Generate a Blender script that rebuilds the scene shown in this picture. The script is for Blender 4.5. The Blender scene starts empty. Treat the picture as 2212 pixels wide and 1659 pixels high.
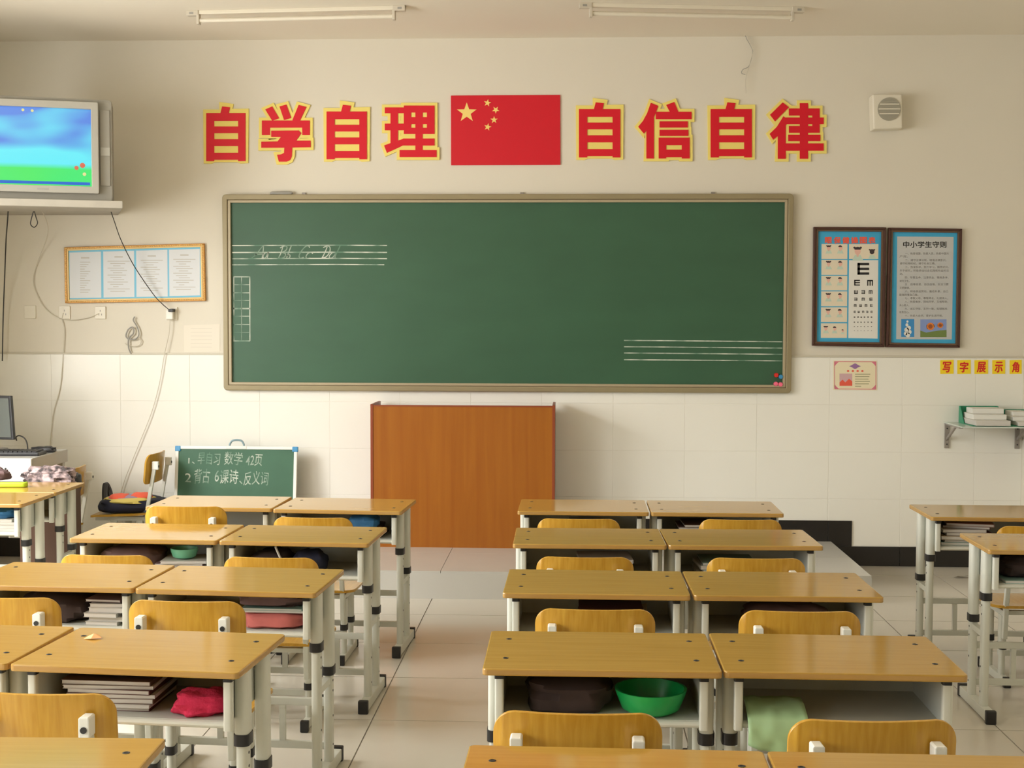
import bpy, bmesh, math, random
from mathutils import Vector, Matrix, noise
random.seed(7)
R = math.radians
SC = bpy.context.scene
COL = SC.collection

# ---------------------------------------------------------------- camera, world, daylight, exposure
FPX, IW, IH = 2800.0, 2212.0, 1659.0
YAW, PITCH, ROLL = R(2.5476), R(2.8479), R(0.162)
D = 8.25            # distance of the front wall
CH = 1.553          # camera height
CEIL = 3.323
XL, XR, YB = -4.0, 2.838, -1.6

def basis():
    f = Vector((-math.sin(YAW)*math.cos(PITCH), math.cos(YAW)*math.cos(PITCH), -math.sin(PITCH)))
    r = Vector((math.cos(YAW), math.sin(YAW), 0)); u = r.cross(f)
    c, s = math.cos(ROLL), math.sin(ROLL)
    return c*r + s*u, -s*r + c*u, f
CR, CU, CF = basis()
cam = bpy.data.objects.new('camera', bpy.data.cameras.new('camera'))
COL.objects.link(cam)
cam.data.sensor_width = 36.0
cam.data.lens = 36.0*FPX/IW
cam.data.clip_start = 0.05
cam.matrix_world = Matrix(((CR.x, CU.x, -CF.x, 0), (CR.y, CU.y, -CF.y, 0), (CR.z, CU.z, -CF.z, CH), (0, 0, 0, 1)))
SC.camera = cam

def ray(px, py):
    return CF*FPX + CR*(px-IW/2) - CU*(py-IH/2)
def wl(px, py, t=0.0):
    """a point of the front wall (t metres in front of it) from a measured photograph point"""
    d = ray(px, py); k = (D-t)/d.y
    return Vector((d.x*k, D-t, CH+d.z*k))
def onz(px, py, z):
    d = ray(px, py); k = (z-CH)/d.z
    return Vector((d.x*k, d.y*k, z))
def ony(px, py, y):
    d = ray(px, py); k = y/d.y
    return Vector((d.x*k, y, CH+d.z*k))

w = bpy.data.worlds.new('overcast_sky'); SC.world = w; w.use_nodes = True
w.node_tree.nodes['Background'].inputs[0].default_value = (0.93, 0.97, 1.0, 1)
w.node_tree.nodes['Background'].inputs[1].default_value = 2.0
WINS = [(4.2, 6.4), (1.4, 3.6), (-1.4, 0.8)]     # window openings in the left wall (y from, y to)
WZ0, WZ1 = 0.95, 2.75
def area(name, loc, rot, sx, sy, power, color):
    l = bpy.data.lights.new(name, 'AREA'); l.shape = 'RECTANGLE'; l.size = sx; l.size_y = sy
    l.energy = power; l.color = color
    o = bpy.data.objects.new(name, l); o.location = loc; o.rotation_euler = rot; COL.objects.link(o)
    return o
for (a, b), pw in zip(WINS, (1.04, 0.95, 0.5)):      # rear window lamps dimmed to darken the near floor and desks
    area('window_daylight', (XL-0.30, (a+b)/2, (WZ0+WZ1)/2), (0, R(-90), 0), WZ1-WZ0, b-a, 125*pw, (1.0, 0.98, 0.945))
    area('sky_daylight', (XL-1.9, (a+b)/2, 4.1), (0, R(-90+38), 0), 2.4, 3.4, 480*pw, (1.0, 0.99, 0.98))
SC.view_settings.view_transform = 'Standard'
SC.view_settings.look = 'None'
SC.view_settings.gamma = 1.0
SC.view_settings.use_curve_mapping = False
SC.view_settings.exposure = 0.0
SC.cycles.use_denoising = True
SC.cycles.max_bounces = 10
SC.cycles.diffuse_bounces = 6
SC.cycles.caustics_reflective = False
SC.cycles.caustics_refractive = False
SC.cycles.sample_clamp_indirect = 6.0

# ---------------------------------------------------------------- materials
def lin(c):
    c = c/255.0
    return c/12.92 if c <= 0.04045 else ((c+0.055)/1.055)**2.4
def rgb(r, g, b): return (lin(r), lin(g), lin(b), 1)
MATS = {}
def mat(name, col, rough=0.5, metal=0.0, spec=0.5, coat=0.0, bump=0.0, bscale=60, var=0.0, vscale=4, emit=None, estr=1.0, stretch=(1, 1, 1), alpha=1.0):
    m = bpy.data.materials.new(name); m.use_nodes = True
    nt = m.node_tree; b = nt.nodes['Principled BSDF']
    b.inputs['Base Color'].default_value = col
    b.inputs['Roughness'].default_value = rough
    b.inputs['Metallic'].default_value = metal
    b.inputs['Specular IOR Level'].default_value = spec
    b.inputs['Coat Weight'].default_value = coat
    b.inputs['Coat Roughness'].default_value = 0.12
    if emit:
        b.inputs['Emission Color'].default_value = emit; b.inputs['Emission Strength'].default_value = estr
    if alpha < 1: b.inputs['Alpha'].default_value = alpha
    if var or bump:
        tc = nt.nodes.new('ShaderNodeTexCoord'); mp = nt.nodes.new('ShaderNodeMapping')
        mp.inputs['Scale'].default_value = stretch
        nt.links.new(tc.outputs['Object'], mp.inputs['Vector'])
    if var:
        n = nt.nodes.new('ShaderNodeTexNoise'); n.inputs['Scale'].default_value = vscale; n.inputs['Detail'].default_value = 5
        nt.links.new(mp.outputs['Vector'], n.inputs['Vector'])
        mx = nt.nodes.new('ShaderNodeMix'); mx.data_type = 'RGBA'
        mx.inputs[6].default_value = tuple(c*(1-var) for c in col[:3])+(1,)
        mx.inputs[7].default_value = tuple(min(1, c*(1+var*0.6)) for c in col[:3])+(1,)
        nt.links.new(n.outputs['Fac'], mx.inputs[0]); nt.links.new(mx.outputs[2], b.inputs['Base Color'])
    if bump:
        n2 = nt.nodes.new('ShaderNodeTexNoise'); n2.inputs['Scale'].default_value = bscale
        nt.links.new(mp.outputs['Vector'], n2.inputs['Vector'])
        bp = nt.nodes.new('ShaderNodeBump'); bp.inputs['Strength'].default_value = bump; bp.inputs['Distance'].default_value = 0.01
        nt.links.new(n2.outputs['Fac'], bp.inputs['Height']); nt.links.new(bp.outputs['Normal'], b.inputs['Normal'])
    MATS[name] = m
    return m
def wood(name, c1, c2, stretch, rough=0.25, coat=0.0, scale=6.0, dist=2.0, spec=0.5, spread=(0.3, 0.75)):
    m = bpy.data.materials.new(name); m.use_nodes = True
    nt = m.node_tree; b = nt.nodes['Principled BSDF']
    b.inputs['Roughness'].default_value = rough; b.inputs['Coat Weight'].default_value = coat
    b.inputs['Coat Roughness'].default_value = 0.1; b.inputs['Specular IOR Level'].default_value = spec
    tc = nt.nodes.new('ShaderNodeTexCoord'); mp = nt.nodes.new('ShaderNodeMapping'); mp.inputs['Scale'].default_value = stretch
    inf = nt.nodes.new('ShaderNodeObjectInfo')
    ad = nt.nodes.new('ShaderNodeVectorMath'); ad.operation = 'ADD'
    ml = nt.nodes.new('ShaderNodeVectorMath'); ml.operation = 'SCALE'; ml.inputs['Scale'].default_value = 37.0
    cx = nt.nodes.new('ShaderNodeCombineXYZ')
    for i in range(3): nt.links.new(inf.outputs['Random'], cx.inputs[i])
    nt.links.new(cx.outputs[0], ml.inputs[0])
    nt.links.new(tc.outputs['Object'], mp.inputs['Vector'])
    nt.links.new(mp.outputs['Vector'], ad.inputs[0]); nt.links.new(ml.outputs[0], ad.inputs[1])
    n = nt.nodes.new('ShaderNodeTexNoise'); n.inputs['Scale'].default_value = scale; n.inputs['Detail'].default_value = 6
    n.inputs['Distortion'].default_value = dist*0.2
    nt.links.new(ad.outputs[0], n.inputs['Vector'])
    cr = nt.nodes.new('ShaderNodeValToRGB')
    cr.color_ramp.elements[0].position = spread[0]; cr.color_ramp.elements[0].color = c2
    cr.color_ramp.elements[1].position = spread[1]; cr.color_ramp.elements[1].color = c1
    nt.links.new(n.outputs['Fac'], cr.inputs[0]); nt.links.new(cr.outputs[0], b.inputs['Base Color'])
    MATS[name] = m
    return m
m_wall = mat('cream_wall_paint', (0.71, 0.67, 0.575, 1), 0.75, spec=0.2, bump=0.03, bscale=40, var=0.03, vscale=1.5)
m_wallb = mat('bounce_cutting_rear_wall', (0.30, 0.29, 0.22, 1), 0.7)  # unseen rear wall, colour made dark to cut bounced light
m_ceil = mat('cream_ceiling_paint', (0.80, 0.75, 0.645, 1), 0.8, spec=0.2, var=0.02, vscale=1)
m_tile = mat('cream_glazed_tile', (0.84, 0.83, 0.765, 1), 0.22, spec=0.35, var=0.025, vscale=2)
m_grout = mat('grey_grout', (0.76, 0.74, 0.67, 1), 0.8)
m_black = mat('black_glazed_tile', (0.012, 0.010, 0.009, 1), 0.25)
m_floor = mat('grey_floor_tile', (0.62, 0.58, 0.50, 1), 0.16, spec=0.5, var=0.06, vscale=3)
m_fgrout = mat('dark_floor_joint', (0.28, 0.26, 0.23, 1), 0.8)
m_dais = mat('pale_dais_tile', (0.55, 0.54, 0.50, 1), 0.25, var=0.05)
m_trim = mat('dull_cap_strip', (0.58, 0.54, 0.44, 1), 0.5)
m_desk = wood('maple_desktop', (0.455, 0.275, 0.062, 1), (0.40, 0.232, 0.046, 1), (0.7, 14, 14), rough=0.10, scale=5, spec=0.4)
m_edge = wood('desktop_edge_band', (0.46, 0.275, 0.085, 1), (0.39, 0.22, 0.06, 1), (1, 10, 10), rough=0.35)
m_chair = wood('golden_chair_plywood', (0.58, 0.335, 0.045, 1), (0.46, 0.235, 0.024, 1), (30, 30, 1.2), rough=0.25, scale=3, spec=0.4)
m_seat = wood('golden_seat_plywood', (0.58, 0.335, 0.045, 1), (0.46, 0.235, 0.024, 1), (30, 1.2, 30), rough=0.25, scale=3, spec=0.4)
m_steel = mat('pale_grey_painted_steel', (0.61, 0.62, 0.55, 1), 0.35, spec=0.45, var=0.05, vscale=8)
m_tray = mat('grey_white_sheet_steel', (0.50, 0.52, 0.47, 1), 0.45, var=0.06)
m_plug = mat('black_plastic', (0.012, 0.011, 0.011, 1), 0.4)
m_bolt = mat('dark_bolt_steel', (0.05, 0.05, 0.05, 1), 0.4, metal=0.6)
m_bracket = mat('white_plastic_bracket', (0.74, 0.74, 0.68, 1), 0.4)
m_pod = wood('orange_brown_laminate', (0.36, 0.128, 0.016, 1), (0.285, 0.086, 0.010, 1), (9, 9, 0.6), rough=0.32, scale=2.2, spec=0.35, spread=(0.25, 0.8))
m_podedge = mat('reddish_laminate_edge', (0.25, 0.05, 0.015, 1), 0.4)
m_board = mat('green_chalkboard', (0.036, 0.108, 0.058, 1), 0.42, spec=0.45, var=0.18, vscale=2.2, stretch=(1, 1, 2.5))
m_board2 = mat('small_green_chalkboard', (0.055, 0.14, 0.085, 1), 0.5, spec=0.3, var=0.2, vscale=5)
m_bframe = mat('olive_gold_aluminium', (0.30, 0.25, 0.145, 1), 0.4, metal=0.2, var=0.08, vscale=10)
m_bframe2 = mat('pale_gold_aluminium', (0.40, 0.335, 0.22, 1), 0.4, metal=0.15)
m_bgroove = mat('brown_frame_groove', (0.16, 0.105, 0.05, 1), 0.6)
m_red = mat('red_card', rgb(212, 22, 42), 0.5, spec=0.3)
m_flag = mat('red_flag_board', rgb(206, 16, 38), 0.4, spec=0.4)
m_yel = mat('yellow_foam_card', rgb(236, 219, 122), 0.6, spec=0.2)
m_star = mat('pale_yellow_star', rgb(240, 212, 120), 0.5)
m_ystick = mat('yellow_sticker', rgb(245, 214, 30), 0.6)
m_rtext = mat('red_print', rgb(210, 40, 30), 0.6)
m_white = mat('white_plastic', (0.78, 0.77, 0.70, 1), 0.4)
m_alu = mat('white_aluminium', (0.80, 0.80, 0.74, 1), 0.35)
m_blue = mat('blue_plastic', rgb(60, 140, 190), 0.4)
m_steelw = mat('bright_steel', (0.5, 0.52, 0.52, 1), 0.25, metal=0.8)
m_wood_dark = mat('dark_brown_frame', rgb(70, 38, 28), 0.35, var=0.2, vscale=20)
m_wood_dark2 = mat('mid_brown_frame', rgb(98, 72, 52), 0.35, var=0.15, vscale=20)
m_gold = mat('gold_rope_moulding', rgb(196, 138, 60), 0.4, metal=0.2, var=0.2, vscale=60)
m_goldl = mat('pale_gold_slip', rgb(226, 192, 120), 0.4)
m_paper = mat('white_paper', rgb(222, 222, 216), 0.7)
m_paper2 = mat('blue_white_paper', rgb(214, 218, 222), 0.7)
m_cyan = mat('sky_blue_card', rgb(60, 165, 210), 0.6)
m_cyan2 = mat('pale_blue_card', rgb(120, 190, 220), 0.6)
m_ink = mat('black_ink', rgb(38, 36, 36), 0.7)
m_ink2 = mat('grey_ink', rgb(120, 116, 112), 0.7)
m_ink3 = mat('faint_grey_ink', rgb(190, 188, 182), 0.7)
m_orange = mat('orange_red_print', rgb(226, 92, 70), 0.6)
m_skin = mat('printed_skin_tone', rgb(225, 180, 165), 0.7)
m_hair = mat('printed_black_hair', rgb(60, 50, 55), 0.7)
m_mint = mat('printed_pale_green_shirt', rgb(190, 210, 195), 0.7)
m_cream = mat('printed_cream_panel', rgb(222, 212, 190), 0.7)
m_pinkp = mat('pink_print', rgb(214, 120, 140), 0.7)
m_purple = mat('purple_print', rgb(150, 110, 160), 0.7)
m_certp = mat('cream_certificate_paper', rgb(232, 222, 190), 0.7)
m_green_l = mat('printed_leaf_green', rgb(110, 130, 70), 0.7)
m_sunf = mat('printed_sunflower_orange', rgb(226, 130, 50), 0.7)
m_sunc = mat('printed_sunflower_brown', rgb(150, 80, 40), 0.7)
m_skyp = mat('printed_sky', rgb(130, 150, 200), 0.7)
m_skyp2 = mat('printed_bright_sky', rgb(60, 140, 200), 0.7)
m_tv = mat('silver_grey_tv_plastic', (0.36, 0.345, 0.30, 1), 0.4, var=0.04)
m_tvd = mat('grey_tv_speaker_panel', (0.27, 0.255, 0.215, 1), 0.5, var=0.06, vscale=12)
m_conc = mat('pale_concrete_slab', (0.42, 0.39, 0.33, 1), 0.8, var=0.25, vscale=6)
m_cable_d = mat('dark_cable', (0.03, 0.028, 0.025, 1), 0.5)
m_cable_l = mat('dusty_white_cable', (0.60, 0.56, 0.46, 1), 0.5)
m_grey = mat('mid_grey_plastic', (0.30, 0.29, 0.26, 1), 0.5)
m_lgrey = mat('light_grey_laminate', (0.45, 0.44, 0.40, 1), 0.4)
m_dark = mat('charcoal_plastic', (0.02, 0.02, 0.022, 1), 0.4)
m_screen_off = mat('dark_grey_screen', (0.16, 0.18, 0.17, 1), 0.2)
m_greenp = mat('green_plastic_tray', rgb(40, 140, 105), 0.4)
m_glass = mat('frosted_shelf_glass', (0.55, 0.60, 0.55, 1), 0.2)
m_bracketg = mat('grey_steel_bracket', (0.32, 0.29, 0.26, 1), 0.4, metal=0.3)
m_hot = mat('hot_pink_fleece', (0.62, 0.022, 0.085, 1), 0.9, bump=0.3, bscale=120, var=0.25, vscale=25)
m_coral = mat('coral_pink_cloth', (0.50, 0.135, 0.12, 1), 0.9, var=0.25, vscale=20)
m_mauve = mat('mauve_grey_cloth', (0.16, 0.10, 0.10, 1), 0.9, var=0.3, vscale=20)
m_darkcloth = mat('dark_brown_cloth', (0.045, 0.028, 0.025, 1), 0.9, var=0.5, vscale=18)
m_navy = mat('navy_cloth', (0.012, 0.016, 0.04, 1), 0.8, var=0.4, vscale=14)
m_bluec = mat('blue_cloth', (0.03, 0.16, 0.36, 1), 0.7, var=0.4, vscale=20)
m_mintpl = mat('mint_green_plastic', (0.16, 0.50, 0.32, 1), 0.35)
m_grnpl = mat('bright_green_plastic', (0.01, 0.35, 0.08, 1), 0.3)
m_palegrn = mat('pale_green_thin_plastic', (0.38, 0.58, 0.32, 1), 0.35)
m_lime = mat('lime_green_fabric', (0.42, 0.60, 0.03, 1), 0.6, var=0.2, vscale=30)
m_maroon = mat('maroon_book_cover', (0.08, 0.015, 0.012, 1), 0.6)
m_brownc = mat('brown_book_cover', (0.10, 0.05, 0.03, 1), 0.6)
m_pages = mat('off_white_book_pages', (0.60, 0.58, 0.54, 1), 0.8, var=0.12, vscale=40, stretch=(1, 1, 40))
m_tanc = mat('tan_book_cover', (0.42, 0.33, 0.2, 1), 0.6)
m_tealc = mat('teal_book_cover', (0.22, 0.36, 0.32, 1), 0.6)
m_rosec = mat('dusty_rose_book_cover', (0.42, 0.22, 0.17, 1), 0.6)
m_bagor = mat('bright_orange_red_cloth', (0.85, 0.13, 0.07, 1), 0.7)
m_bagye = mat('bag_yellow_cloth', (0.72, 0.60, 0.16, 1), 0.7)
m_bagli = mat('bag_lilac_cloth', (0.35, 0.28, 0.42, 1), 0.7)
m_tube = mat('white_lamp_tube', (0.70, 0.65, 0.54, 1), 0.3)
m_tubee = mat('lamp_end_cap', (0.56, 0.51, 0.42, 1), 0.4)
m_grille = mat('grey_speaker_grille', (0.36, 0.34, 0.27, 1), 0.6)
m_ivory = mat('ivory_plastic', (0.72, 0.68, 0.57, 1), 0.4)
m_glass_pane = mat('window_frame_white', (0.75, 0.75, 0.72, 1), 0.4)
def chalk_mat():
    m = bpy.data.materials.new('chalk_line'); m.use_nodes = True
    nt = m.node_tree; b = nt.nodes['Principled BSDF']; b.inputs['Roughness'].default_value = 0.9
    tc = nt.nodes.new('ShaderNodeTexCoord'); n = nt.nodes.new('ShaderNodeTexNoise'); n.inputs['Scale'].default_value = 9; n.inputs['Detail'].default_value = 8
    cr = nt.nodes.new('ShaderNodeValToRGB')
    cr.color_ramp.elements[0].position = 0.36; cr.color_ramp.elements[0].color = (0.13, 0.24, 0.17, 1)
    cr.color_ramp.elements[1].position = 0.62; cr.color_ramp.elements[1].color = (0.60, 0.64, 0.56, 1)
    nt.links.new(tc.outputs['Object'], n.inputs['Vector']); nt.links.new(n.outputs['Fac'], cr.inputs[0])
    nt.links.new(cr.outputs[0], b.inputs['Base Color'])
    return m
m_chalk = chalk_mat()
def floral_mat():
    m = bpy.data.materials.new('pink_grey_floral_cloth'); m.use_nodes = True
    nt = m.node_tree; b = nt.nodes['Principled BSDF']; b.inputs['Roughness'].default_value = 0.9
    tc = nt.nodes.new('ShaderNodeTexCoord'); v = nt.nodes.new('ShaderNodeTexVoronoi'); v.inputs['Scale'].default_value = 22
    n = nt.nodes.new('ShaderNodeTexNoise'); n.inputs['Scale'].default_value = 26; n.inputs['Detail'].default_value = 4
    cr = nt.nodes.new('ShaderNodeValToRGB'); e = cr.color_ramp.elements
    e[0].position = 0.40; e[0].color = (0.06, 0.05, 0.05, 1); e[1].position = 0.60; e[1].color = (0.50, 0.38, 0.37, 1)
    k = e.new(0.51); k.color = (0.28, 0.21, 0.21, 1)
    nt.links.new(tc.outputs['Object'], n.inputs['Vector']); nt.links.new(n.outputs['Fac'], cr.inputs[0])
    nt.links.new(cr.outputs[0], b.inputs['Base Color'])
    return m
m_floral = floral_mat()
def tv_mat():
    """the picture on the screen: blue sky with soft cloud over a green meadow"""
    m = bpy.data.materials.new('lit_tv_screen'); m.use_nodes = True
    nt = m.node_tree; b = nt.nodes['Principled BSDF']; b.inputs['Base Color'].default_value = (0.01, 0.01, 0.01, 1); b.inputs['Roughness'].default_value = 0.15
    tc = nt.nodes.new('ShaderNodeTexCoord'); sp = nt.nodes.new('ShaderNodeSeparateXYZ')
    nt.links.new(tc.outputs['Object'], sp.inputs[0])
    mp = nt.nodes.new('ShaderNodeMapping'); mp.inputs['Scale'].default_value = (1.6, 1.6, 4); mp.inputs['Rotation'].default_value = (0, R(14), 0)
    nt.links.new(tc.outputs['Object'], mp.inputs['Vector'])
    n = nt.nodes.new('ShaderNodeTexNoise'); n.inputs['Scale'].default_value = 1.6; n.inputs['Detail'].default_value = 1.2
    nt.links.new(mp.outputs['Vector'], n.inputs['Vector'])
    sky = nt.nodes.new('ShaderNodeValToRGB'); e = sky.color_ramp.elements
    e[0].position = 0.35; e[0].color = (0.10, 0.26, 0.80, 1); e[1].position = 0.60; e[1].color = (0.16, 0.90, 1.0, 1)
    gr = nt.nodes.new('ShaderNodeMath'); gr.operation = 'MULTIPLY_ADD'; gr.inputs[1].default_value = -0.75; gr.inputs[2].default_value = 0.03
    nt.links.new(sp.outputs['Z'], gr.inputs[0])
    ad = nt.nodes.new('ShaderNodeMath'); ad.operation = 'ADD'
    nt.links.new(gr.outputs[0], ad.inputs[0]); nt.links.new(n.outputs['Fac'], ad.inputs[1]); nt.links.new(ad.outputs[0], sky.inputs[0])
    gm = nt.nodes.new('ShaderNodeValToRGB'); g = gm.color_ramp.elements
    g[0].position = 0.0; g[0].color = (0.04, 0.86, 0.26, 1); g[1].position = 1.0; g[1].color = (0.12, 0.88, 0.12, 1)
    nt.links.new(n.outputs['Fac'], gm.inputs[0])
    hz = nt.nodes.new('ShaderNodeMapRange'); hz.inputs[1].default_value = -0.125; hz.inputs[2].default_value = -0.095
    nt.links.new(sp.outputs['Z'], hz.inputs[0])
    mx = nt.nodes.new('ShaderNodeMix'); mx.data_type = 'RGBA'
    nt.links.new(hz.outputs[0], mx.inputs[0]); nt.links.new(gm.outputs[0], mx.inputs[6]); nt.links.new(sky.outputs[0], mx.inputs[7])
    nt.links.new(mx.outputs[2], b.inputs['Emission Color']); b.inputs['Emission Strength'].default_value = 0.95
    return m
m_tvpic = tv_mat()
m_tvred = mat('tv_picture_red', (0.02, 0.0, 0.0, 1), 0.3, emit=(0.75, 0.18, 0.10, 1), estr=0.9)
m_tvyel = mat('tv_picture_yellow', (0.02, 0.02, 0.0, 1), 0.3, emit=(0.85, 0.80, 0.35, 1), estr=0.9)
m_tvblue = mat('tv_picture_blue_bar', (0.0, 0.0, 0.02, 1), 0.3, emit=(0.03, 0.16, 0.65, 1), estr=0.9)

# ---------------------------------------------------------------- mesh building
class MB:
    def __init__(s): s.v = []; s.f = []; s.mi = []; s.cur = 0
    def add(s, vs, fs):
        o = len(s.v); s.v += [Vector(v) for v in vs]; s.f += [tuple(i+o for i in f) for f in fs]; s.mi += [s.cur]*len(fs)
        return s
    def box(s, x0, x1, y0, y1, z0, z1):
        return s.add([(x0, y0, z0), (x1, y0, z0), (x1, y1, z0), (x0, y1, z0), (x0, y0, z1), (x1, y0, z1), (x1, y1, z1), (x0, y1, z1)],
                     [(0, 3, 2, 1), (4, 5, 6, 7), (0, 1, 5, 4), (1, 2, 6, 5), (2, 3, 7, 6), (3, 0, 4, 7)])
    def prism(s, pts, a, b, ax='z'):
        """extrude a 2D outline from a to b along an axis"""
        n = len(pts)
        def p(u, v, k): return {'z': (u, v, k), 'y': (u, k, v), 'x': (k, u, v)}[ax]
        vs = [p(u, v, a) for u, v in pts]+[p(u, v, b) for u, v in pts]
        fs = [tuple(range(n)), tuple(range(n, 2*n))]+[(i, (i+1) % n, n+(i+1) % n, n+i) for i in range(n)]
        return s.add(vs, fs)
    def tube(s, path, r, n=8, closed=False):
        path = [Vector(p) for p in path]; m = len(path); vs = []; fs = []
        rr = r if isinstance(r, (list, tuple)) else [r]*m
        for i, p in enumerate(path):
            if closed: t = path[(i+1) % m]-path[i-1]
            else: t = path[min(i+1, m-1)]-path[max(i-1, 0)]
            t.normalize()
            a = t.orthogonal() if i == 0 else (a-t*a.dot(t))
            if a.length < 1e-6: a = t.orthogonal()
            a.normalize(); b = t.cross(a)
            for k in range(n):
                g = 2*math.pi*k/n; vs.append(p+(a*math.cos(g)+b*math.sin(g))*rr[i])
        for i in range(m if closed else m-1):
            j = (i+1) % m
            for k in range(n):
                fs.append((i*n+k, i*n+(k+1) % n, j*n+(k+1) % n, j*n+k))
        if not closed: fs += [tuple(range(n))[::-1], tuple(range((m-1)*n, m*n))]
        return s.add(vs, fs)
    def cyl(s, c0, c1, r, n=16): return s.tube([c0, c1], r, n)
    def lathe(s, prof, c=(0, 0, 0), n=24, ax='z'):
        vs = []; fs = []
        for r, h in prof:
            for k in range(n):
                g = 2*math.pi*k/n; u, v = r*math.cos(g), r*math.sin(g)
                vs.append({'z': (c[0]+u, c[1]+v, c[2]+h), 'y': (c[0]+u, c[1]+h, c[2]+v)}[ax])
        for i in range(len(prof)-1):
            for k in range(n): fs.append((i*n+k, i*n+(k+1) % n, (i+1)*n+(k+1) % n, (i+1)*n+k))
        fs += [tuple(range(n)), tuple(range((len(prof)-1)*n, len(prof)*n))]
        return s.add(vs, fs)
    # --- outlines measured in the photograph, laid on the front wall
    def wpoly(s, pts, t0, t1):
        P = [wl(x, y, t1) for x, y in pts]; n = len(P)
        vs = [(p.x, D-t1, p.z) for p in P]+[(p.x, D-t0, p.z) for p in P]
        return s.add(vs, [tuple(range(n)), tuple(range(n, 2*n))]+[(i, (i+1) % n, n+(i+1) % n, n+i) for i in range(n)])
    def wflat(s, pts, t):
        P = [wl(x, y, t) for x, y in pts]; return s.add(P, [tuple(range(len(P)))])
    def wrect(s, x0, y0, x1, y1, t): return s.wflat([(x0, y0), (x1, y0), (x1, y1), (x0, y1)], t)
    def wline(s, pts, wpx, t):
        for (xa, ya), (xb, yb) in zip(pts, pts[1:]):
            dx, dy = xb-xa, yb-ya; L = math.hypot(dx, dy) or 1
            nx, ny = -dy/L*wpx/2, dx/L*wpx/2
            s.wflat([(xa+nx, ya+ny), (xb+nx, yb+ny), (xb-nx, yb-ny), (xa-nx, ya-ny)], t)
        return s
    def well(s, cx, cy, rx, ry, t, n=14):
        return s.wflat([(cx+rx*math.cos(2*math.pi*k/n), cy+ry*math.sin(2*math.pi*k/n)) for k in range(n)], t)

def rrect(x0, x1, y0, y1, r, n=5):
    pts = []
    for cx, cy, a in ((x1-r, y1-r, 0), (x0+r, y1-r, 90), (x0+r, y0+r, 180), (x1-r, y0+r, 270)):
        for k in range(n+1):
            g = R(a+90*k/n); pts.append((cx+r*math.cos(g), cy+r*math.sin(g)))
    return pts

def obj(name, mb, mats, parent=None, bevel=0.0, smooth=False, off=None, seg=2, ang=35, normals=True):
    """link one mesh object; `off` = world point to subtract so the mesh is local to its parent"""
    me = bpy.data.meshes.new(name); bm = bmesh.new()
    o = Vector(off) if off is not None else Vector((0, 0, 0))
    vs = [bm.verts.new(v-o) for v in mb.v]
    for f, mi in zip(mb.f, mb.mi):
        try:
            fc = bm.faces.new([vs[i] for i in f]); fc.material_index = mi
        except ValueError: pass
    if normals: bmesh.ops.recalc_face_normals(bm, faces=bm.faces)
    if bevel:
        es = [e for e in bm.edges if len(e.link_faces) == 2 and e.calc_face_angle(0) > R(ang)]
        bmesh.ops.bevel(bm, geom=es, offset=bevel, segments=seg, affect='EDGES', profile=0.6, clamp_overlap=True)
    big = [f for f in bm.faces if len(f.verts) > 4]
    if big: bmesh.ops.triangulate(bm, faces=big)
    if smooth:
        for f in bm.faces: f.smooth = True
        for e in bm.edges:
            if len(e.link_faces) == 2 and e.calc_face_angle(0) > R(40): e.smooth = False
    bm.to_mesh(me); bm.free()
    for m in (mats if isinstance(mats, (list, tuple)) else [mats]): me.materials.append(m)
    ob = bpy.data.objects.new(name, me); COL.objects.link(ob)
    if parent: ob.parent = parent
    if name.startswith(('printed_', 'chalk_', 'pin_hole', 'red_char', 'heading', 'title', 'screws', 'socket_slots', 'faint_')): ob['kind'] = 'stuff'
    return ob
def tag(o, label, cat, group=None):
    o['label'] = label; o['category'] = cat
    if group: o['group'] = group
    return o
def thing(name, label, cat, loc=(0, 0, 0), rz=0.0, group=None):
    o = bpy.data.objects.new(name, None); COL.objects.link(o)
    o.location = loc; o.rotation_euler = (0, 0, rz); o.empty_display_size = 0.05
    return tag(o, label, cat, group)
def struct(o): o['kind'] = 'structure'; return o
def sub(o, parent): o.parent = parent; return o
def copy_tree(o, parent=None):
    c = o.copy(); COL.objects.link(c)
    if parent: c.parent = parent
    for ch in list(o.children): copy_tree(ch, c)
    return c
def mv(o, loc): o.location = loc; return o
def clone(o, loc, parent=None, rz=None):
    c = o.copy(); COL.objects.link(c); c.location = loc
    if parent is not None: c.parent = parent
    if rz is not None: c.rotation_euler = (0, 0, rz)
    return c
def text_verts(s, offset=0.0, shear=0.0):
    cu = bpy.data.curves.new('txt', 'FONT'); cu.body = s; cu.size = 1.0; cu.offset = offset; cu.shear = shear; cu.resolution_u = 3
    o = bpy.data.objects.new('txt', cu); COL.objects.link(o)
    dg = bpy.context.evaluated_depsgraph_get()
    me = bpy.data.meshes.new_from_object(o.evaluated_get(dg))
    vs = [v.co.copy() for v in me.vertices]; fs = [tuple(p.vertices) for p in me.polygons]
    bpy.data.objects.remove(o); bpy.data.curves.remove(cu); bpy.data.meshes.remove(me)
    return vs, fs
def wbold(mb, s, x0, y0, x1, y1, t, d, shear=0.0):
    for k, (ax, ay) in enumerate(((-d, 0), (d, 0), (0, -d), (0, d), (0, 0))):
        wtext(mb, s, x0+ax, y0+ay, x1+ax, y1+ay, t+k*0.00004, shear=shear)
    return mb
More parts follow.
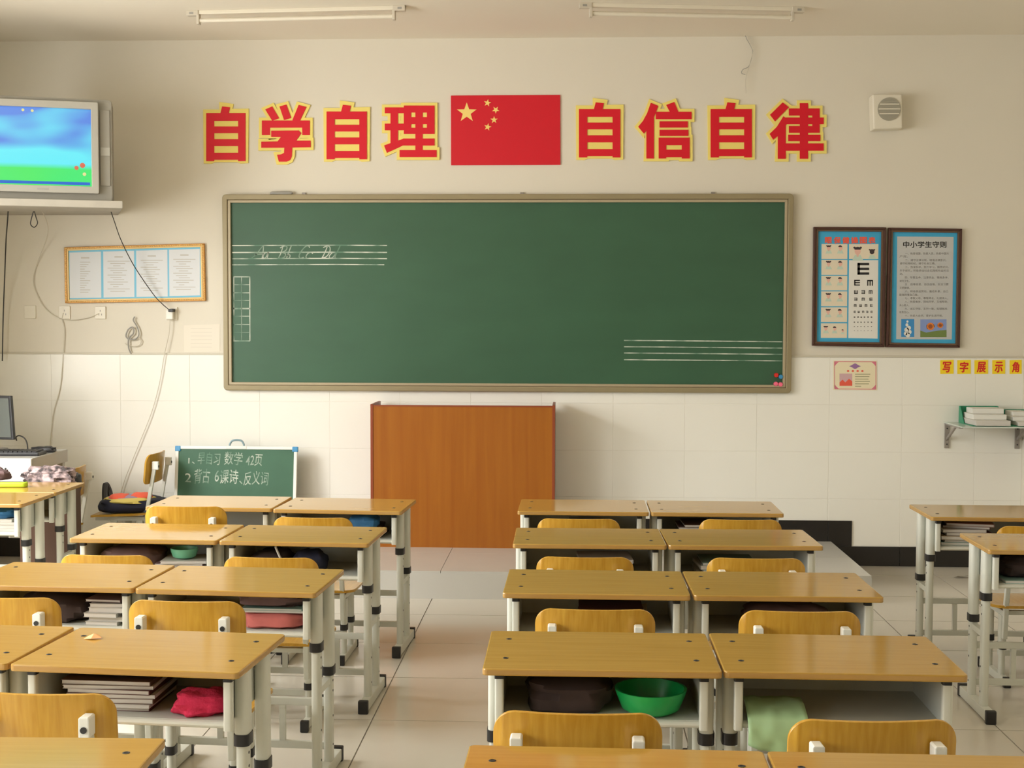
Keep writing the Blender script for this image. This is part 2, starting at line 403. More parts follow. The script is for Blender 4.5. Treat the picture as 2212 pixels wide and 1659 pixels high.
def wtext(mb, s, x0, y0, x1, y1, t, offset=0.0, shear=0.0, fitw=True, rotdrop=0.0):
    """lay writing on the wall so that it fills the measured rectangle"""
    vs, fs = text_verts(s, offset, shear)
    if not vs: return mb
    ax, bx = min(v.x for v in vs), max(v.x for v in vs); ay, by = min(v.y for v in vs), max(v.y for v in vs)
    kx = (x1-x0)/(bx-ax); ky = (y1-y0)/(by-ay)
    if not fitw: kx = ky
    out = []
    for v in vs:
        px = x0+(v.x-ax)*kx; py = y1-(v.y-ay)*ky + rotdrop*(px-x0)
        out.append(wl(px, py, t))
    return mb.add(out, fs)
def smooth_path(pts, n=6):
    P = [Vector(p) for p in pts]; out = []
    for i in range(len(P)-1):
        p0, p1, p2, p3 = P[max(i-1, 0)], P[i], P[i+1], P[min(i+2, len(P)-1)]
        for k in range(n):
            t = k/n
            out.append(0.5*((2*p1)+(p2-p0)*t+(2*p0-5*p1+4*p2-p3)*t*t+(3*p1-p0-3*p2+p3)*t*t*t))
    out.append(P[-1]); return out
def blob(sx, sy, sz, seed=0, amp=0.15, freq=2.2, nu=26, nv=14, flat=0.0, power=0.75):
    """a soft crumpled lump, flat underneath"""
    mb = MB(); vs = []; fs = []
    for j in range(nv+1):
        th = math.pi*j/nv
        for i in range(nu):
            ph = 2*math.pi*i/nu
            c, s_ = math.cos(ph), math.sin(ph)
            x = math.copysign(abs(c)**power, c)*math.sin(th)**power; y = math.copysign(abs(s_)**power, s_)*math.sin(th)**power
            z = math.copysign(abs(math.cos(th))**power, math.cos(th))
            k = 1+amp*noise.noise(Vector((x*freq+seed*7.3, y*freq, z*freq)))*1.6+amp*0.5*noise.noise(Vector((x*freq*3, y*freq*3+seed, z*freq*3)))
            zz = z*k
            if zz < -0.75: zz = -0.75
            vs.append((x*k*sx/2, y*k*sy/2, (zz+0.75)/1.75*sz))
    for j in range(nv):
        for i in range(nu):
            a, b = j*nu+i, j*nu+(i+1) % nu
            fs.append((a, b, b+nu, a+nu))
    return mb.add(vs, fs)

# ---------------------------------------------------------------- the room
o = struct(obj('wall_front', MB().box(XL-0.2, XR+0.2, D, D+0.2, -0.05, CEIL+0.15), m_wall))
wall_front = o
# glazed tiles below the dado line, each its own piece, joints recessed
TW, TZ0, TH = 0.4535, 0.125, 0.2990
jx = wl(1947, 930).x
first = jx
while first > XL: first -= TW
gap = 0.0019
tile0 = None
xs = []
x = first
while x < XR:
    a, b = max(x, XL), min(x+TW, XR)
    if b-a > 0.02: xs.append((a, b))
    x += TW
obj('tile_bed', MB().box(XL, XR, D-0.0105, D, 0, TZ0+4*TH), m_grout, wall_front)
for a, b in xs:
    for r_ in range(4):
        full = abs((b-a)-TW) < 1e-6
        c = Vector(((a+b)/2, D-0.006, TZ0+(r_+0.5)*TH))
        hw, hz = (b-a)/2-gap/2, TH/2-gap/2
        if full and tile0:
            t_ = clone(tile0, c+Vector((0, random.uniform(-0.0005, 0.0005), 0)), wall_front)
        else:
            t_ = obj('tile', MB().box(-hw, hw, -0.006, 0.0, -hz, hz), m_tile, wall_front, bevel=0.001, seg=1); t_.location = c
            if full: tile0 = t_
struct(obj('trim_1', MB().box(XL, XR, D-0.016, D, TZ0+4*TH, TZ0+4*TH+0.011), m_trim, bevel=0.002))
# black skirting tiles, raised where the dais meets the wall
DX0, DX1, DY, DZ = -2.49, wl(1794, 1170).x, 7.12, 0.155
bx1 = wl(1839, 1150).x
bb = struct(obj('baseboard_front', MB().box(XL, XR, D-0.012, D-0.006, 0, 0.02), m_black))
def btile(a, b, z0, z1, y):
    obj('skirting_tile', MB().box(a+0.001, b-0.001, y-0.007, y+0.004, z0+0.001, z1-0.001), m_black, bb, bevel=0.001, seg=1)
for a, b in xs:
    btile(a, b, 0.0, TZ0, D-0.012)
    a2, b2 = max(a, DX0), min(b, bx1)
    if b2-a2 > 0.02: btile(a2, b2, TZ0, 0.288, D-0.013)
# floor of glazed tiles
floor = struct(obj('floor', MB().box(XL-0.2, XR+0.2, YB-0.2, D+0.2, -0.06, -0.004), m_fgrout))
fx0 = onz(2053, 1264.5, 0).x; fy0 = onz(1950, 1341, 0).y
FT = 0.6
while fx0 > XL: fx0 -= FT
while fy0 > YB: fy0 -= FT
ft0 = None; xx = fx0
while xx < XR:
    yy = fy0
    while yy < D:
        a, b, c, d = max(xx, XL), min(xx+FT, XR), max(yy, YB), min(yy+FT, D)
        if b-a > 0.03 and d-c > 0.03:
            full = (b-a) > FT-1e-5 and (d-c) > FT-1e-5
            if full and ft0: clone(ft0, ((a+b)/2, (c+d)/2, random.uniform(-0.0003, 0.0)), floor)
            else:
                hx, hy = (b-a)/2-0.0025, (d-c)/2-0.0025
                t_ = obj('floor_tile', MB().box(-hx, hx, -hy, hy, -0.01, 0.0), m_floor, floor); t_.location = ((a+b)/2, (c+d)/2, 0)
                if full: ft0 = t_
        yy += FT
    xx += FT
struct(obj('ceiling', MB().box(XL-0.2, XR+0.2, YB-0.2, D+0.2, CEIL, CEIL+0.15), m_ceil))
struct(obj('wall_right', MB().box(XR, XR+0.2, YB-0.2, D, -0.05, CEIL), m_wall))
struct(obj('wall_back', MB().box(XL-0.2, XR+0.2, YB-0.2, YB, -0.05, CEIL), m_wallb))
mb = MB(); ys = [YB-0.2]+[v for p in sorted(WINS) for v in p]+[D]
mb.box(XL-0.24, XL, YB-0.2, D, -0.05, WZ0).box(XL-0.24, XL, YB-0.2, D, WZ1, CEIL)
for a, b in zip(ys[0::2], ys[1::2]): mb.box(XL-0.24, XL, a, b, WZ0, WZ1)
struct(obj('wall_left', mb, m_wall))
for i, (a, b) in enumerate(WINS):
    wn = struct(obj('window_%d' % (i+1), MB().box(XL-0.14, XL-0.09, a, b, WZ0, WZ0+0.05).box(XL-0.14, XL-0.09, a, b, WZ1-0.05, WZ1)
                .box(XL-0.14, XL-0.09, a, a+0.05, WZ0, WZ1).box(XL-0.14, XL-0.09, b-0.05, b, WZ0, WZ1), m_glass_pane))
    obj('mullion', MB().box(XL-0.135, XL-0.095, (a+b)/2-0.03, (a+b)/2+0.03, WZ0, WZ1), m_glass_pane, wn)
# dais under the chalkboard
dais = struct(obj('trim_2', MB().box(DX0, DX1, DY, D-0.02, 0, DZ-0.012), m_dais))
n_ = 7; dx = (DX1-DX0)/n_
for i in range(n_):
    for j in range(2):
        y0 = DY+(D-0.02-DY)/2*j
        obj('dais_tile', MB().box(DX0+dx*i+0.0015, DX0+dx*(i+1)-0.0015, y0+0.0015, y0+(D-0.02-DY)/2-0.0015, DZ-0.012, DZ), m_dais, dais)

# ---------------------------------------------------------------- school desks
def make_desk():
    root = thing('school_desk', 'x', 'desk')
    mb = MB(); pts = rrect(-0.299, 0.299, 0, 0.40, 0.012, 4)
    n = len(pts); mb.add([(u, v, 0.662) for u, v in pts]+[(u, v, 0.680) for u, v in pts], [tuple(range(n)), tuple(range(n, 2*n))])
    mb.cur = 1
    mb.f += [(i, (i+1) % n, n+(i+1) % n, n+i) for i in range(n)]; mb.mi += [1]*n
    top = obj('desktop', mb, [m_desk, m_edge], root, bevel=0.0035)
    for sx in (-1, 1):
        for y in (0.105, 0.305):
            b = obj('bolt', MB().lathe([(0.0075, 0), (0.0075, 0.0008), (0.004, 0.0012), (0.004, 0.0003)], (0, 0, 0), 12), m_bolt, top)
            b.location = (sx*0.245, y, 0.680)
    # open sheet-steel tray below the top
    tr = MB()
    tr.box(-0.252, 0.252, 0.055, 0.345, 0.538, 0.5405).box(-0.252, 0.252, 0.343, 0.346, 0.538, 0.660)
    tr.box(-0.254, -0.251, 0.045, 0.346, 0.535, 0.661).box(0.251, 0.254, 0.045, 0.346, 0.535, 0.661)
    tray = obj('tray', tr, m_tray, root)
    lip = MB(); prof = [(0.055+0.012*math.cos(R(a)), 0.5305+0.009*math.sin(R(a))) for a in range(90, 271, 30)]
    for a, b in zip(prof, prof[1:]):
        lip.add([(-0.25, a[0], a[1]), (0.25, a[0], a[1]), (0.25, b[0], b[1]), (-0.25, b[0], b[1])], [(0, 1, 2, 3)])
        lip.add([(-0.25, a[0]+0.002, a[1]), (0.25, a[0]+0.002, a[1]), (0.25, b[0]+0.002, b[1]), (-0.25, b[0]+0.002, b[1])], [(0, 1, 2, 3)])
    obj('tray_lip', lip, m_steel, tray, smooth=True)
    for sx in (-1, 1):
        p = obj('tray_post', MB().prism(rrect(sx*0.258-0.011, sx*0.258+0.011, 0.034, 0.056, 0.005, 3), 0.520, 0.645), m_steel, root, smooth=True)
        obj('plug', MB().prism(rrect(sx*0.258-0.012, sx*0.258+0.012, 0.033, 0.057, 0.004, 3), 0.645, 0.661), m_plug, p)
    for sx in (-1, 1):
        xc = sx*0.272
        for y, zc in ((0.115, 0.492), (0.275, 0.372)):
            lg = obj('leg', MB().prism(rrect(xc-0.018, xc+0.018, y-0.026, y+0.026, 0.014, 4), zc, 0.661), m_steel, root, smooth=True)
            obj('collar', MB().prism(rrect(xc-0.0205, xc+0.0205, y-0.0285, y+0.0285, 0.015, 4), zc-0.028, zc+0.002), m_plug, lg, smooth=True)
            obj('lower_tube', MB().prism(rrect(xc-0.0145, xc+0.0145, y-0.022, y+0.022, 0.011, 4), 0.03, zc-0.025), m_steel, lg, smooth=True)
            mb = MB()
            for z in (0.10, 0.20, zc-0.085, zc-0.05):
                mb.cyl((xc-0.0155, y, z), (xc+0.0155, y, z), 0.004, 8)
            obj('pin_hole', mb, m_bolt, lg)
        ft = obj('foot_rail', MB().prism(rrect(xc-0.017, xc+0.017, 0.02, 0.40, 0.004, 2), 0.006, 0.046), m_steel, root, bevel=0.005)
        for y0, y1 in ((0.008, 0.034), (0.386, 0.412)):
            obj('foot_cap', MB().prism(rrect(xc-0.020, xc+0.020, y0, y1, 0.006, 3), 0.0, 0.052), m_plug, ft, bevel=0.004)
        obj('side_brace', MB().box(xc-0.011, xc+0.011, 0.137, 0.253, 0.315, 0.338), m_steel, root)
    for z in (0.245, 0.095):
        obj('crossbar', MB().box(-0.258, 0.258, 0.268, 0.286, z-0.013, z+0.013), m_steel, root, bevel=0.003)
    for sx in (-0.11, 0.11): obj('strut', MB().box(sx-0.010, sx+0.010, 0.269, 0.285, 0.108, 0.232), m_steel, root)
    return root
DESK = make_desk(); desk_used = []
DESKS = {}
def desk(key, x, y, yaw, label, corner='FL'):
    """x, y = a corner of the top: FL / FR front corners, BL / BR rear corners"""
    a = R(yaw); c, s = math.cos(a), math.sin(a)
    lx = -0.3 if corner[1] == 'L' else 0.3; ly = 0.0 if corner[0] == 'F' else 0.40
    ox, oy = x-(lx*c-ly*s), y-(lx*s+ly*c)
    d = DESK if not desk_used else copy_tree(DESK)
    desk_used.append(1)
    d.location = (ox, oy, 0); d.rotation_euler = (0, 0, a)
    tag(d, label, 'desk', 'school desks in rows'); DESKS[key] = (Vector((ox, oy, 0)), a)
    return d
desk('L1a', -1.967, 5.897, -1.3, 'maple-topped school desk before the small chalkboard, left of the front pair')
desk('L1b', -1.360, 5.862, -3.2, 'maple-topped school desk holding a blue cap, right of the front pair by the lectern')
desk('L2a', -1.985, 5.027, -1.6, 'school desk with a mint green bowl in its tray, second row left')
desk('L2b', -1.378, 5.010, -2.5, 'school desk with a dark blue bag in its tray, second row')
desk('L3a', -1.409, 4.103, -2.5, 'school desk with grey books and a dark bag in its tray, third row left', 'FR')
desk('L3b', -1.404, 4.098, -3.4, 'school desk with a coral pink bag in its tray, third row')
desk('L4a', -1.417, 3.178, -3.0, 'school desk cut by left photo edge, beside the desk with the paper scrap', 'FR')
desk('L4b', -1.411, 3.173, -4.4, 'school desk with an orange paper scrap on top, hot pink hat in tray')
desk('L5b', -0.835, 2.627, 1.5, 'nearest school desk at bottom left corner of the photo', 'BR')
desk('R1a', -0.236, 5.874, -0.4, 'maple-topped school desk right of the lectern, left of its front pair')
desk('R1b', 0.372, 5.870, -0.4, 'maple-topped school desk before the bare tiles, right of its front pair')
desk('R2a', -0.219, 5.006, 0.5, 'school desk second from the front in the centre block, left of its pair')
desk('R2b', 0.386, 5.012, 1.4, 'school desk second from the front in the centre block, nearest the black skirting')
desk('R3a', -0.212, 4.100, -0.5, 'school desk third from the front in the centre block, left of its pair')
desk('R3b', 0.397, 4.098, 0.4, 'school desk third from the front in the centre block, right of its pair')
desk('R4a', 0.384, 3.200, 0.2, 'school desk with a bright green bowl in its tray, fourth row of centre block', 'FR')
desk('R4b', 0.987, 3.200, -0.6, 'school desk with a pale green plastic bag hanging from its tray', 'FR')
desk('R5a', -0.203, 2.619, -0.7, 'nearest school desk at the bottom centre of the photo, left of its pair', 'BL')
desk('R5b', 0.402, 2.612, -0.3, 'nearest school desk at bottom right of the photo, right of its pair', 'BL')
desk('K1', 1.612, 5.812, -0.4, 'school desk at right wall with piled books in its tray, below the wall shelf')
desk('K2', 1.600, 4.985, -1.0, 'school desk at the right edge with a dark brown bag in its tray')
desk('F1', -2.569, 5.945, 0.4, 'school desk on far left under the lime pencil case', 'FR')
desk('F2', -2.572, 6.362, 0.4, 'school desk on far left standing behind the lime pencil case desk', 'FR')

# ---------------------------------------------------------------- school chairs
def make_chair():
    """origin on the floor under the rear face of the backrest; the sitter faces +y"""
    root = thing('school_chair', 'x', 'chair')
    W, T, Z0, Z1, rc = 0.18, 0.011, 0.515, 0.690, 0.05
    xs_ = sorted(set([round(W*math.sin(R(a)), 5) for a in range(-90, 91, 6)]))
    mb = MB(); vs = []
    for x in xs_:
        e = max(0.0, abs(x)-(W-rc)); dz = rc-math.sqrt(max(0, rc*rc-e*e))
        e2 = max(0.0, abs(x)-(W-0.03)); dz2 = 0.03-math.sqrt(max(0, 0.0009-e2*e2))
        for z in (Z0+dz2, Z1-dz):
            y = 0.0+0.028*(x/W)**2 - 0.10*(z-0.60)
            vs.append((x, y, z)); vs.append((x, y+T, z))
    n = len(xs_); fs = []
    for i in range(n-1):
        a, b = i*4, (i+1)*4
        fs += [(a, b, b+2, a+2), (a+1, a+3, b+3, b+1), (a+2, b+2, b+3, a+3), (a, a+1, b+1, b)]
    fs += [(0, 2, 3, 1), ((n-1)*4, (n-1)*4+1, (n-1)*4+3, (n-1)*4+2)]
    obj('backrest', mb.add(vs, fs), m_chair, root, smooth=True, bevel=0.0025, seg=1, ang=50)
    # seat, dished towards the rear
    mb = MB(); pts = rrect(-0.18, 0.18, 0.03, 0.39, 0.05, 5); ns = len(pts)
    def sz(u, v): return 0.335+0.010*((v-0.2)/0.19)**2*(1 if v < 0.2 else -1.2)+0.006*(u/0.18)**2
    rings = []
    for k, q in enumerate((1.0, 0.66, 0.33)):
        rings.append([(u*q, 0.21+(v-0.21)*q) for u, v in pts])
    vs = [(u, v, sz(u, v)) for r_ in rings for u, v in r_]+[(0, 0.21, sz(0, 0.21))]
    off = len(vs); vs += [(x, y, z-0.012) for x, y, z in vs]
    fs = []
    for base, fl in ((0, False), (off, True)):
        for k in range(2):
            for i in range(ns):
                q = (base+k*ns+i, base+k*ns+(i+1) % ns, base+(k+1)*ns+(i+1) % ns, base+(k+1)*ns+i)
                fs.append(q[::-1] if fl else q)
        for i in range(ns):
            q = (base+2*ns+i, base+2*ns+(i+1) % ns, base+3*ns); fs.append(q[::-1] if fl else q)
    for i in range(ns): fs.append((i, (i+1) % ns, off+(i+1) % ns, off+i))
    obj('seat', mb.add(vs, fs), m_seat, root, smooth=True)
    for sx in (-1, 1):
        x = sx*0.128
        post = obj('post', MB().add([(x+dx_, y+dy_, z) for z, y in ((0.20, 0.055), (0.34, 0.045), (0.642, -0.013)) for dx_, dy_ in ((-0.010, -0.014), (0.010, -0.014), (0.010, 0.008), (-0.010, 0.008))],
                   [(0, 1, 2, 3), (8, 9, 10, 11)]+[(k*4+i, k*4+(i+1) % 4, (k+1)*4+(i+1) % 4, (k+1)*4+i) for k in range(2) for i in range(4)]), m_steel, root, bevel=0.003)
        br = obj('bracket', MB().prism(rrect(x-0.0130, x+0.0130, 0.599, 0.648, 0.004, 2), -0.036, 0.002, 'y'), m_bracket, post, bevel=0.003)
        obj('bracket_bolt', MB().cyl((x, -0.0385, 0.619), (x, -0.034, 0.619), 0.0076, 14), m_bolt, post)
        obj('seat_rail', MB().box(x-0.011, x+0.011, 0.04, 0.36, 0.296, 0.322), m_steel, root, bevel=0.003)
        for y in (0.085, 0.245):
            lg = obj('leg', MB().prism(rrect(x-0.014, x+0.014, y-0.021, y+0.021, 0.011, 4), 0.175, 0.300), m_steel, root, smooth=True)
            obj('collar', MB().prism(rrect(x-0.0165, x+0.0165, y-0.0235, y+0.0235, 0.012, 4), 0.150, 0.177), m_plug, lg, smooth=True)
            obj('lower_tube', MB().prism(rrect(x-0.011, x+0.011, y-0.018, y+0.018, 0.009, 4), 0.03, 0.152), m_steel, lg, smooth=True)
        ft = obj('foot_rail', MB().box(x-0.013, x+0.013, 0.01, 0.35, 0.006, 0.040), m_steel, root, bevel=0.004)
        for a, b in ((0.0, 0.022), (0.338, 0.360)):
            obj('foot_cap', MB().box(x-0.016, x+0.016, a, b, 0.0, 0.046), m_plug, ft, bevel=0.005)
    obj('crossbar', MB().box(-0.118, 0.118, 0.155, 0.175, 0.10, 0.125), m_steel, root, bevel=0.003)
    obj('crossbar', MB().box(-0.118, 0.118, 0.06, 0.08, 0.300, 0.320), m_steel, root, bevel=0.003)
    return root
CHAIR = make_chair(); ch_used = []
def chair(x, y, h, yaw, label):
    c = CHAIR if not ch_used else copy_tree(CHAIR)
    ch_used.append(1); c.location = (x, y, 0); c.rotation_euler = (0, 0, R(yaw)); c.scale = (1, 1, h/0.69)
    return tag(c, label, 'chair', 'school chairs with golden backrests')
chair(-1.675, 5.545, 0.735, 0.5, 'golden plywood chair with both white brackets showing, behind the front-left desk')
chair(-1.146, 5.700, 0.667, -1.0, 'golden plywood chair tucked in low under the front desk with the blue cap')
chair(-1.770, 4.830, 0.650, -1.0, 'golden plywood chair before the desk with the mint green bowl')
chair(-1.118, 4.760, 0.661, -1.5, 'golden plywood chair before the desk with the dark blue bag')
chair(-1.773, 3.935, 0.680, 0.0, 'golden plywood chair cut by left photo edge, before the grey books')
chair(-1.156, 3.815, 0.703, -1.5, 'golden plywood chair with two white brackets, behind the paper scrap desk')
chair(-1.225, 2.890, 0.690, -1.0, 'golden plywood chair at bottom left, partly hidden by the nearest left desk')
chair(0.042, 5.575, 0.692, -1.0, 'golden plywood chair at the front desk right of the lectern')
chair(0.750, 5.650, 0.684, 0.5, 'golden plywood chair at the front desk nearest the black skirting')
chair(0.060, 4.735, 0.680, 0.0, 'golden plywood chair in the second centre row, left one')
chair(0.690, 4.750, 0.680, 0.0, 'golden plywood chair in the second centre row, right one')
chair(0.080, 3.830, 0.690, 0.0, 'golden plywood chair in the third centre row, left one')
chair(0.690, 3.840, 0.690, 0.0, 'golden plywood chair in the third centre row, right one')
chair(0.020, 2.700, 0.723, -1.0, 'large golden plywood chair at bottom centre beside the green bowl')
chair(0.652, 2.740, 0.705, 2.5, 'large golden plywood chair at bottom right beside the open floor')
chair(1.985, 5.500, 0.690, 0.0, 'golden plywood chair at the right edge, at the desk with piled books')
chair(-2.555, 7.950, 0.720, 90.0, 'golden plywood chair standing sideways at the wall under a schoolbag')
chair(-2.845, 7.370, 0.690, 90.0, 'golden plywood chair turned to the computer table with floral cloth before it')

# ---------------------------------------------------------------- lectern
Y_ = 7.86
a = ony(800, 873, Y_); b = ony(1199, 876, Y_)
lw = b.x-a.x; lh = (a.z+b.z)/2-DZ; lx = (a.x+b.x)/2
t = thing('lectern', 'orange-brown wooden lectern with a plain front panel below the chalkboard', 'lectern', (lx, Y_, DZ))
obj('front_panel', MB().box(-lw/2+0.016, lw/2-0.016, 0.004, 0.022, 0.0, lh-0.006), m_pod, t)
for s in (-1, 1):
    obj('side_panel', MB().box(s*(lw/2-0.008)-0.008, s*(lw/2-0.008)+0.008, 0, 0.33, 0, lh), m_podedge, t, bevel=0.001, seg=1)
obj('top', MB().box(-lw/2+0.016, lw/2-0.016, 0.022, 0.32, lh-0.05, lh-0.030), m_pod, t)
obj('shelf', MB().box(-lw/2+0.016, lw/2-0.016, 0.05, 0.32, 0.35, 0.368), m_pod, t)
obj('edge_strip', MB().box(-lw/2+0.016, lw/2-0.016, 0.0015, 0.023, lh-0.012, lh-0.004), m_podedge, t)

# ---------------------------------------------------------------- big chalkboard
bl = [(483, 421), (1712, 417), (1705.5, 849), (483, 843)]
c0 = wl(483, 843); c1 = wl(1709, 417)
bx0, bx1_, bz0, bz1 = wl(483, 843, 0.04).x, wl(1709, 849, 0.04).x, wl(1100, 846.5, 0.04).z, wl(1100, 419, 0.04).z
t = thing('chalkboard', 'long green chalkboard with olive-gold frame on the front wall', 'chalkboard', ((bx0+bx1_)/2, D, bz0))
hw, hh = (bx1_-bx0)/2, bz1-bz0
obj('writing_surface', MB().box(-hw+0.03, hw-0.03, -0.022, 0.0, 0.03, hh-0.03), m_board, t)
def ring(mb, x0, x1, z0, z1, w_, y0, y1, r=0.0):
    outp = rrect(x0, x1, z0, z1, max(r, 0.0005), 5); inn = rrect(x0+w_, x1-w_, z0+w_, z1-w_, max(r-w_, 0.0005), 5)
    n = len(outp)
    vs = [(u, y0, v) for u, v in outp]+[(u, y0, v) for u, v in inn]+[(u, y1, v) for u, v in outp]+[(u, y1, v) for u, v in inn]
    fs = []
    for i in range(n):
        j = (i+1) % n
        fs += [(i, j, n+j, n+i), (2*n+i, 3*n+i, 3*n+j, 2*n+j), (i, 2*n+i, 2*n+j, j), (n+i, n+j, 3*n+j, 3*n+i)]
    return mb.add(vs, fs)
fr = obj('frame', ring(MB(), -hw, hw, 0, hh, 0.034, -0.044, 0.0, 0.025), m_bframe, t, bevel=0.006, ang=60)
obj('frame_groove', ring(MB(), -hw+0.031, hw-0.031, 0.031, hh-0.031, 0.008, -0.036, -0.004, 0.0), m_bgroove, t)
obj('inner_slip', ring(MB(), -hw+0.036, hw-0.036, 0.036, hh-0.036, 0.017, -0.040, -0.006, 0.0), m_bframe2, t, bevel=0.003, ang=60)
for px in (657, 1128, 1540):
    p = wl(px, 414, 0.0)
    obj('hanging_clip', MB().box(p.x-t.location.x-0.012, p.x-t.location.x+0.012, -0.012, 0, hh-0.004, hh+0.014), m_bracketg, t, bevel=0.002)
BT = 0.0235
offb = t.location
ch = MB()
for y0 in (530, 545, 558.5, 571.5): ch.wline([(501, y0+0.5), (620, y0), (730, y0-0.3), (836 if y0 < 570 else 830, y0+0.3)], 2.6, BT)
obj('chalk_rule_lines', ch, m_chalk, t, off=offb, normals=False)
ch = MB()
for y0, y1 in ((735.3, 738.3), (749, 752), (762.5, 765.5), (777, 779.5)): ch.wline([(1348, y0), (1450, y0+0.7), (1690, y1)], 2.2, BT)
obj('chalk_rule_lines', ch, m_chalk, t, off=offb, normals=False)
ch = MB()
for x in (505, 539.5): ch.wline([(x, 597.5), (x+0.3, 736.5)], 2.4, BT)
ch.wline([(522, 598), (522, 736)], 1.3, BT)
for y0, w_ in ((598, 2.2), (615, 1.1), (632.5, 2.2), (649, 1.2), (666.5, 3), (683, 1.1), (701, 2), (718, 1.0), (736.5, 2.2)): ch.wline([(504, y0), (540, y0)], w_, BT)
obj('chalk_grid', ch, m_chalk, t, off=offb, normals=False)
def c4(p): return (460+p[0]/4.609, 400+p[1]/4.609)
letters = [[(385, 725), (430, 690), (480, 625), (502, 606), (497, 680), (490, 728)], [(415, 690), (500, 684)], [(548, 668), (518, 676), (500, 705), (508, 728), (532, 712), (552, 668), (540, 728)],
           [(695, 618), (675, 680), (652, 725)], [(668, 625), (715, 605), (738, 618), (725, 650), (690, 668), (720, 680), (718, 708), (690, 726), (655, 725)], [(782, 600), (745, 690), (735, 724), (755, 728), (768, 708), (760, 690), (738, 700)],
           [(962, 625), (955, 606), (925, 608), (885, 650), (858, 700), (868, 728), (905, 718)], [(995, 682), (975, 668), (945, 680), (926, 712), (938, 730), (970, 727)],
           [(1138, 612), (1115, 670), (1088, 722)], [(1098, 622), (1140, 604), (1166, 622), (1160, 670), (1125, 714), (1082, 726)], [(1222, 672), (1190, 672), (1162, 700), (1160, 724), (1190, 722), (1222, 680)], [(1268, 600), (1240, 660), (1215, 715), (1222, 732)]]
ch = MB()
for s in letters:
    ch.wline([(p.x, p.y) for p in smooth_path([(*c4(q), 0) for q in s], 4)], 2.3, BT+0.0002)
obj('chalk_letters', ch, m_chalk, t, off=offb, normals=False)
# magnets on the board
for (px, py), m_, lb in (((1677.5, 810.5), m_rtext, 'round red magnet'), ((1687, 814), m_blue, 'round blue magnet'), ((1676.5, 829.5), m_pinkp, 'pink magnet, left of the pink pair'), ((1686.5, 830.5), m_pinkp, 'pink magnet, right of the pink pair')):
    p = wl(px, py, 0.045)
    o = obj('magnet', MB().lathe([(0.006, 0.022), (0.014, 0.020), (0.0145, 0.006), (0.012, 0.0), (0.0005, -0.001)], (0, 0, 0), 16, 'y'), m_ if m_ is not m_pinkp else mat('pink_magnet_plastic', rgb(240, 110, 140), 0.4), smooth=True)
    o.location = (p.x, D-0.062, p.z) if px > 1680 else (p.x, D-0.044, p.z)
    o.location = (p.x, D-0.045, p.z)
    tag(o, lb+' in lower right corner of the long chalkboard', 'magnet', 'magnets on the chalkboard')
p = wl(608, 419, 0.02)
o = obj('chalk_duster', blob(0.15, 0.022, 0.020, 3, 0.1), m_grey, smooth=True); o.location = (p.x, D-0.023, bz1+0.0005)
tag(o, 'flat grey duster lying on top edge of the chalkboard frame', 'duster')

# ---------------------------------------------------------------- slogan characters and flag
def off_poly(pts, d):
    n = len(pts); A = sum(pts[i][0]*pts[(i+1) % n][1]-pts[(i+1) % n][0]*pts[i][1] for i in range(n))
    sg = 1 if A > 0 else -1; out = []
    for i in range(n):
        p0, p1, p2 = Vector(pts[i-1]), Vector(pts[i]), Vector(pts[(i+1) % n])
        e1, e2 = (p1-p0).normalized(), (p2-p1).normalized()
        n1, n2 = Vector((e1.y, -e1.x))*sg, Vector((e2.y, -e2.x))*sg
        m = n1+n2
        if m.length < 0.2: m = n1
        m.normalize(); k = min(d/max(0.35, m.dot(n1)), 1.6*d)
        out.append((p1.x+m.x*k, p1.y+m.y*k))
    return out
def rc(x0, y0, x1, y1): return [(x0, y0), (x1, y0), (x1, y1), (x0, y1)]
ZI = [rc(97, 245, 162, 640), rc(360, 245, 420, 640), rc(97, 245, 420, 308), rc(97, 355, 420, 410), rc(97, 460, 420, 516), rc(97, 572, 420, 629), [(228, 190), (292, 197), (280, 252), (212, 252)]]
XUE = [[(583, 215), (640, 190), (698, 288), (640, 308)], [(700, 190), (757, 175), (797, 285), (738, 302)], [(858, 178), (922, 195), (868, 310), (806, 305)],
       rc(555, 306, 950, 365), rc(555, 306, 622, 426), rc(888, 306, 950, 426),
       [(632, 390), (858, 388), (880, 410), (838, 472), (957, 472), (957, 526), (805, 528), (802, 600), (788, 632), (758, 645), (695, 645), (680, 588), (715, 585), (738, 572), (740, 530), (550, 530), (550, 480), (685, 478), (712, 442), (632, 441)]]
LI = [rc(1568, 198, 1730, 246), rc(1568, 332, 1730, 386), rc(1615, 198, 1676, 500), [(1562, 512), (1615, 492), (1680, 470), (1725, 455), (1725, 508), (1680, 530), (1585, 572)],
      rc(1725, 183, 1785, 415), rc(1820, 183, 1880, 600), rc(1915, 183, 1978, 415), rc(1725, 183, 1978, 240), rc(1725, 278, 1978, 336), rc(1725, 366, 1978, 416), rc(1718, 455, 1978, 512), rc(1690, 550, 1995, 607)]
XIN = [[(685, 155), (745, 180), (722, 240), (710, 270), (710, 598), (650, 598), (650, 375), (630, 400), (585, 345), (622, 300), (655, 240)], [(808, 172), (872, 148), (905, 228), (840, 232)],
       rc(725, 226, 1010, 285), rc(755, 302, 980, 352), rc(755, 370, 985, 418), rc(748, 432, 808, 598), rc(932, 432, 995, 598), rc(748, 432, 995, 492), rc(748, 528, 995, 588)]
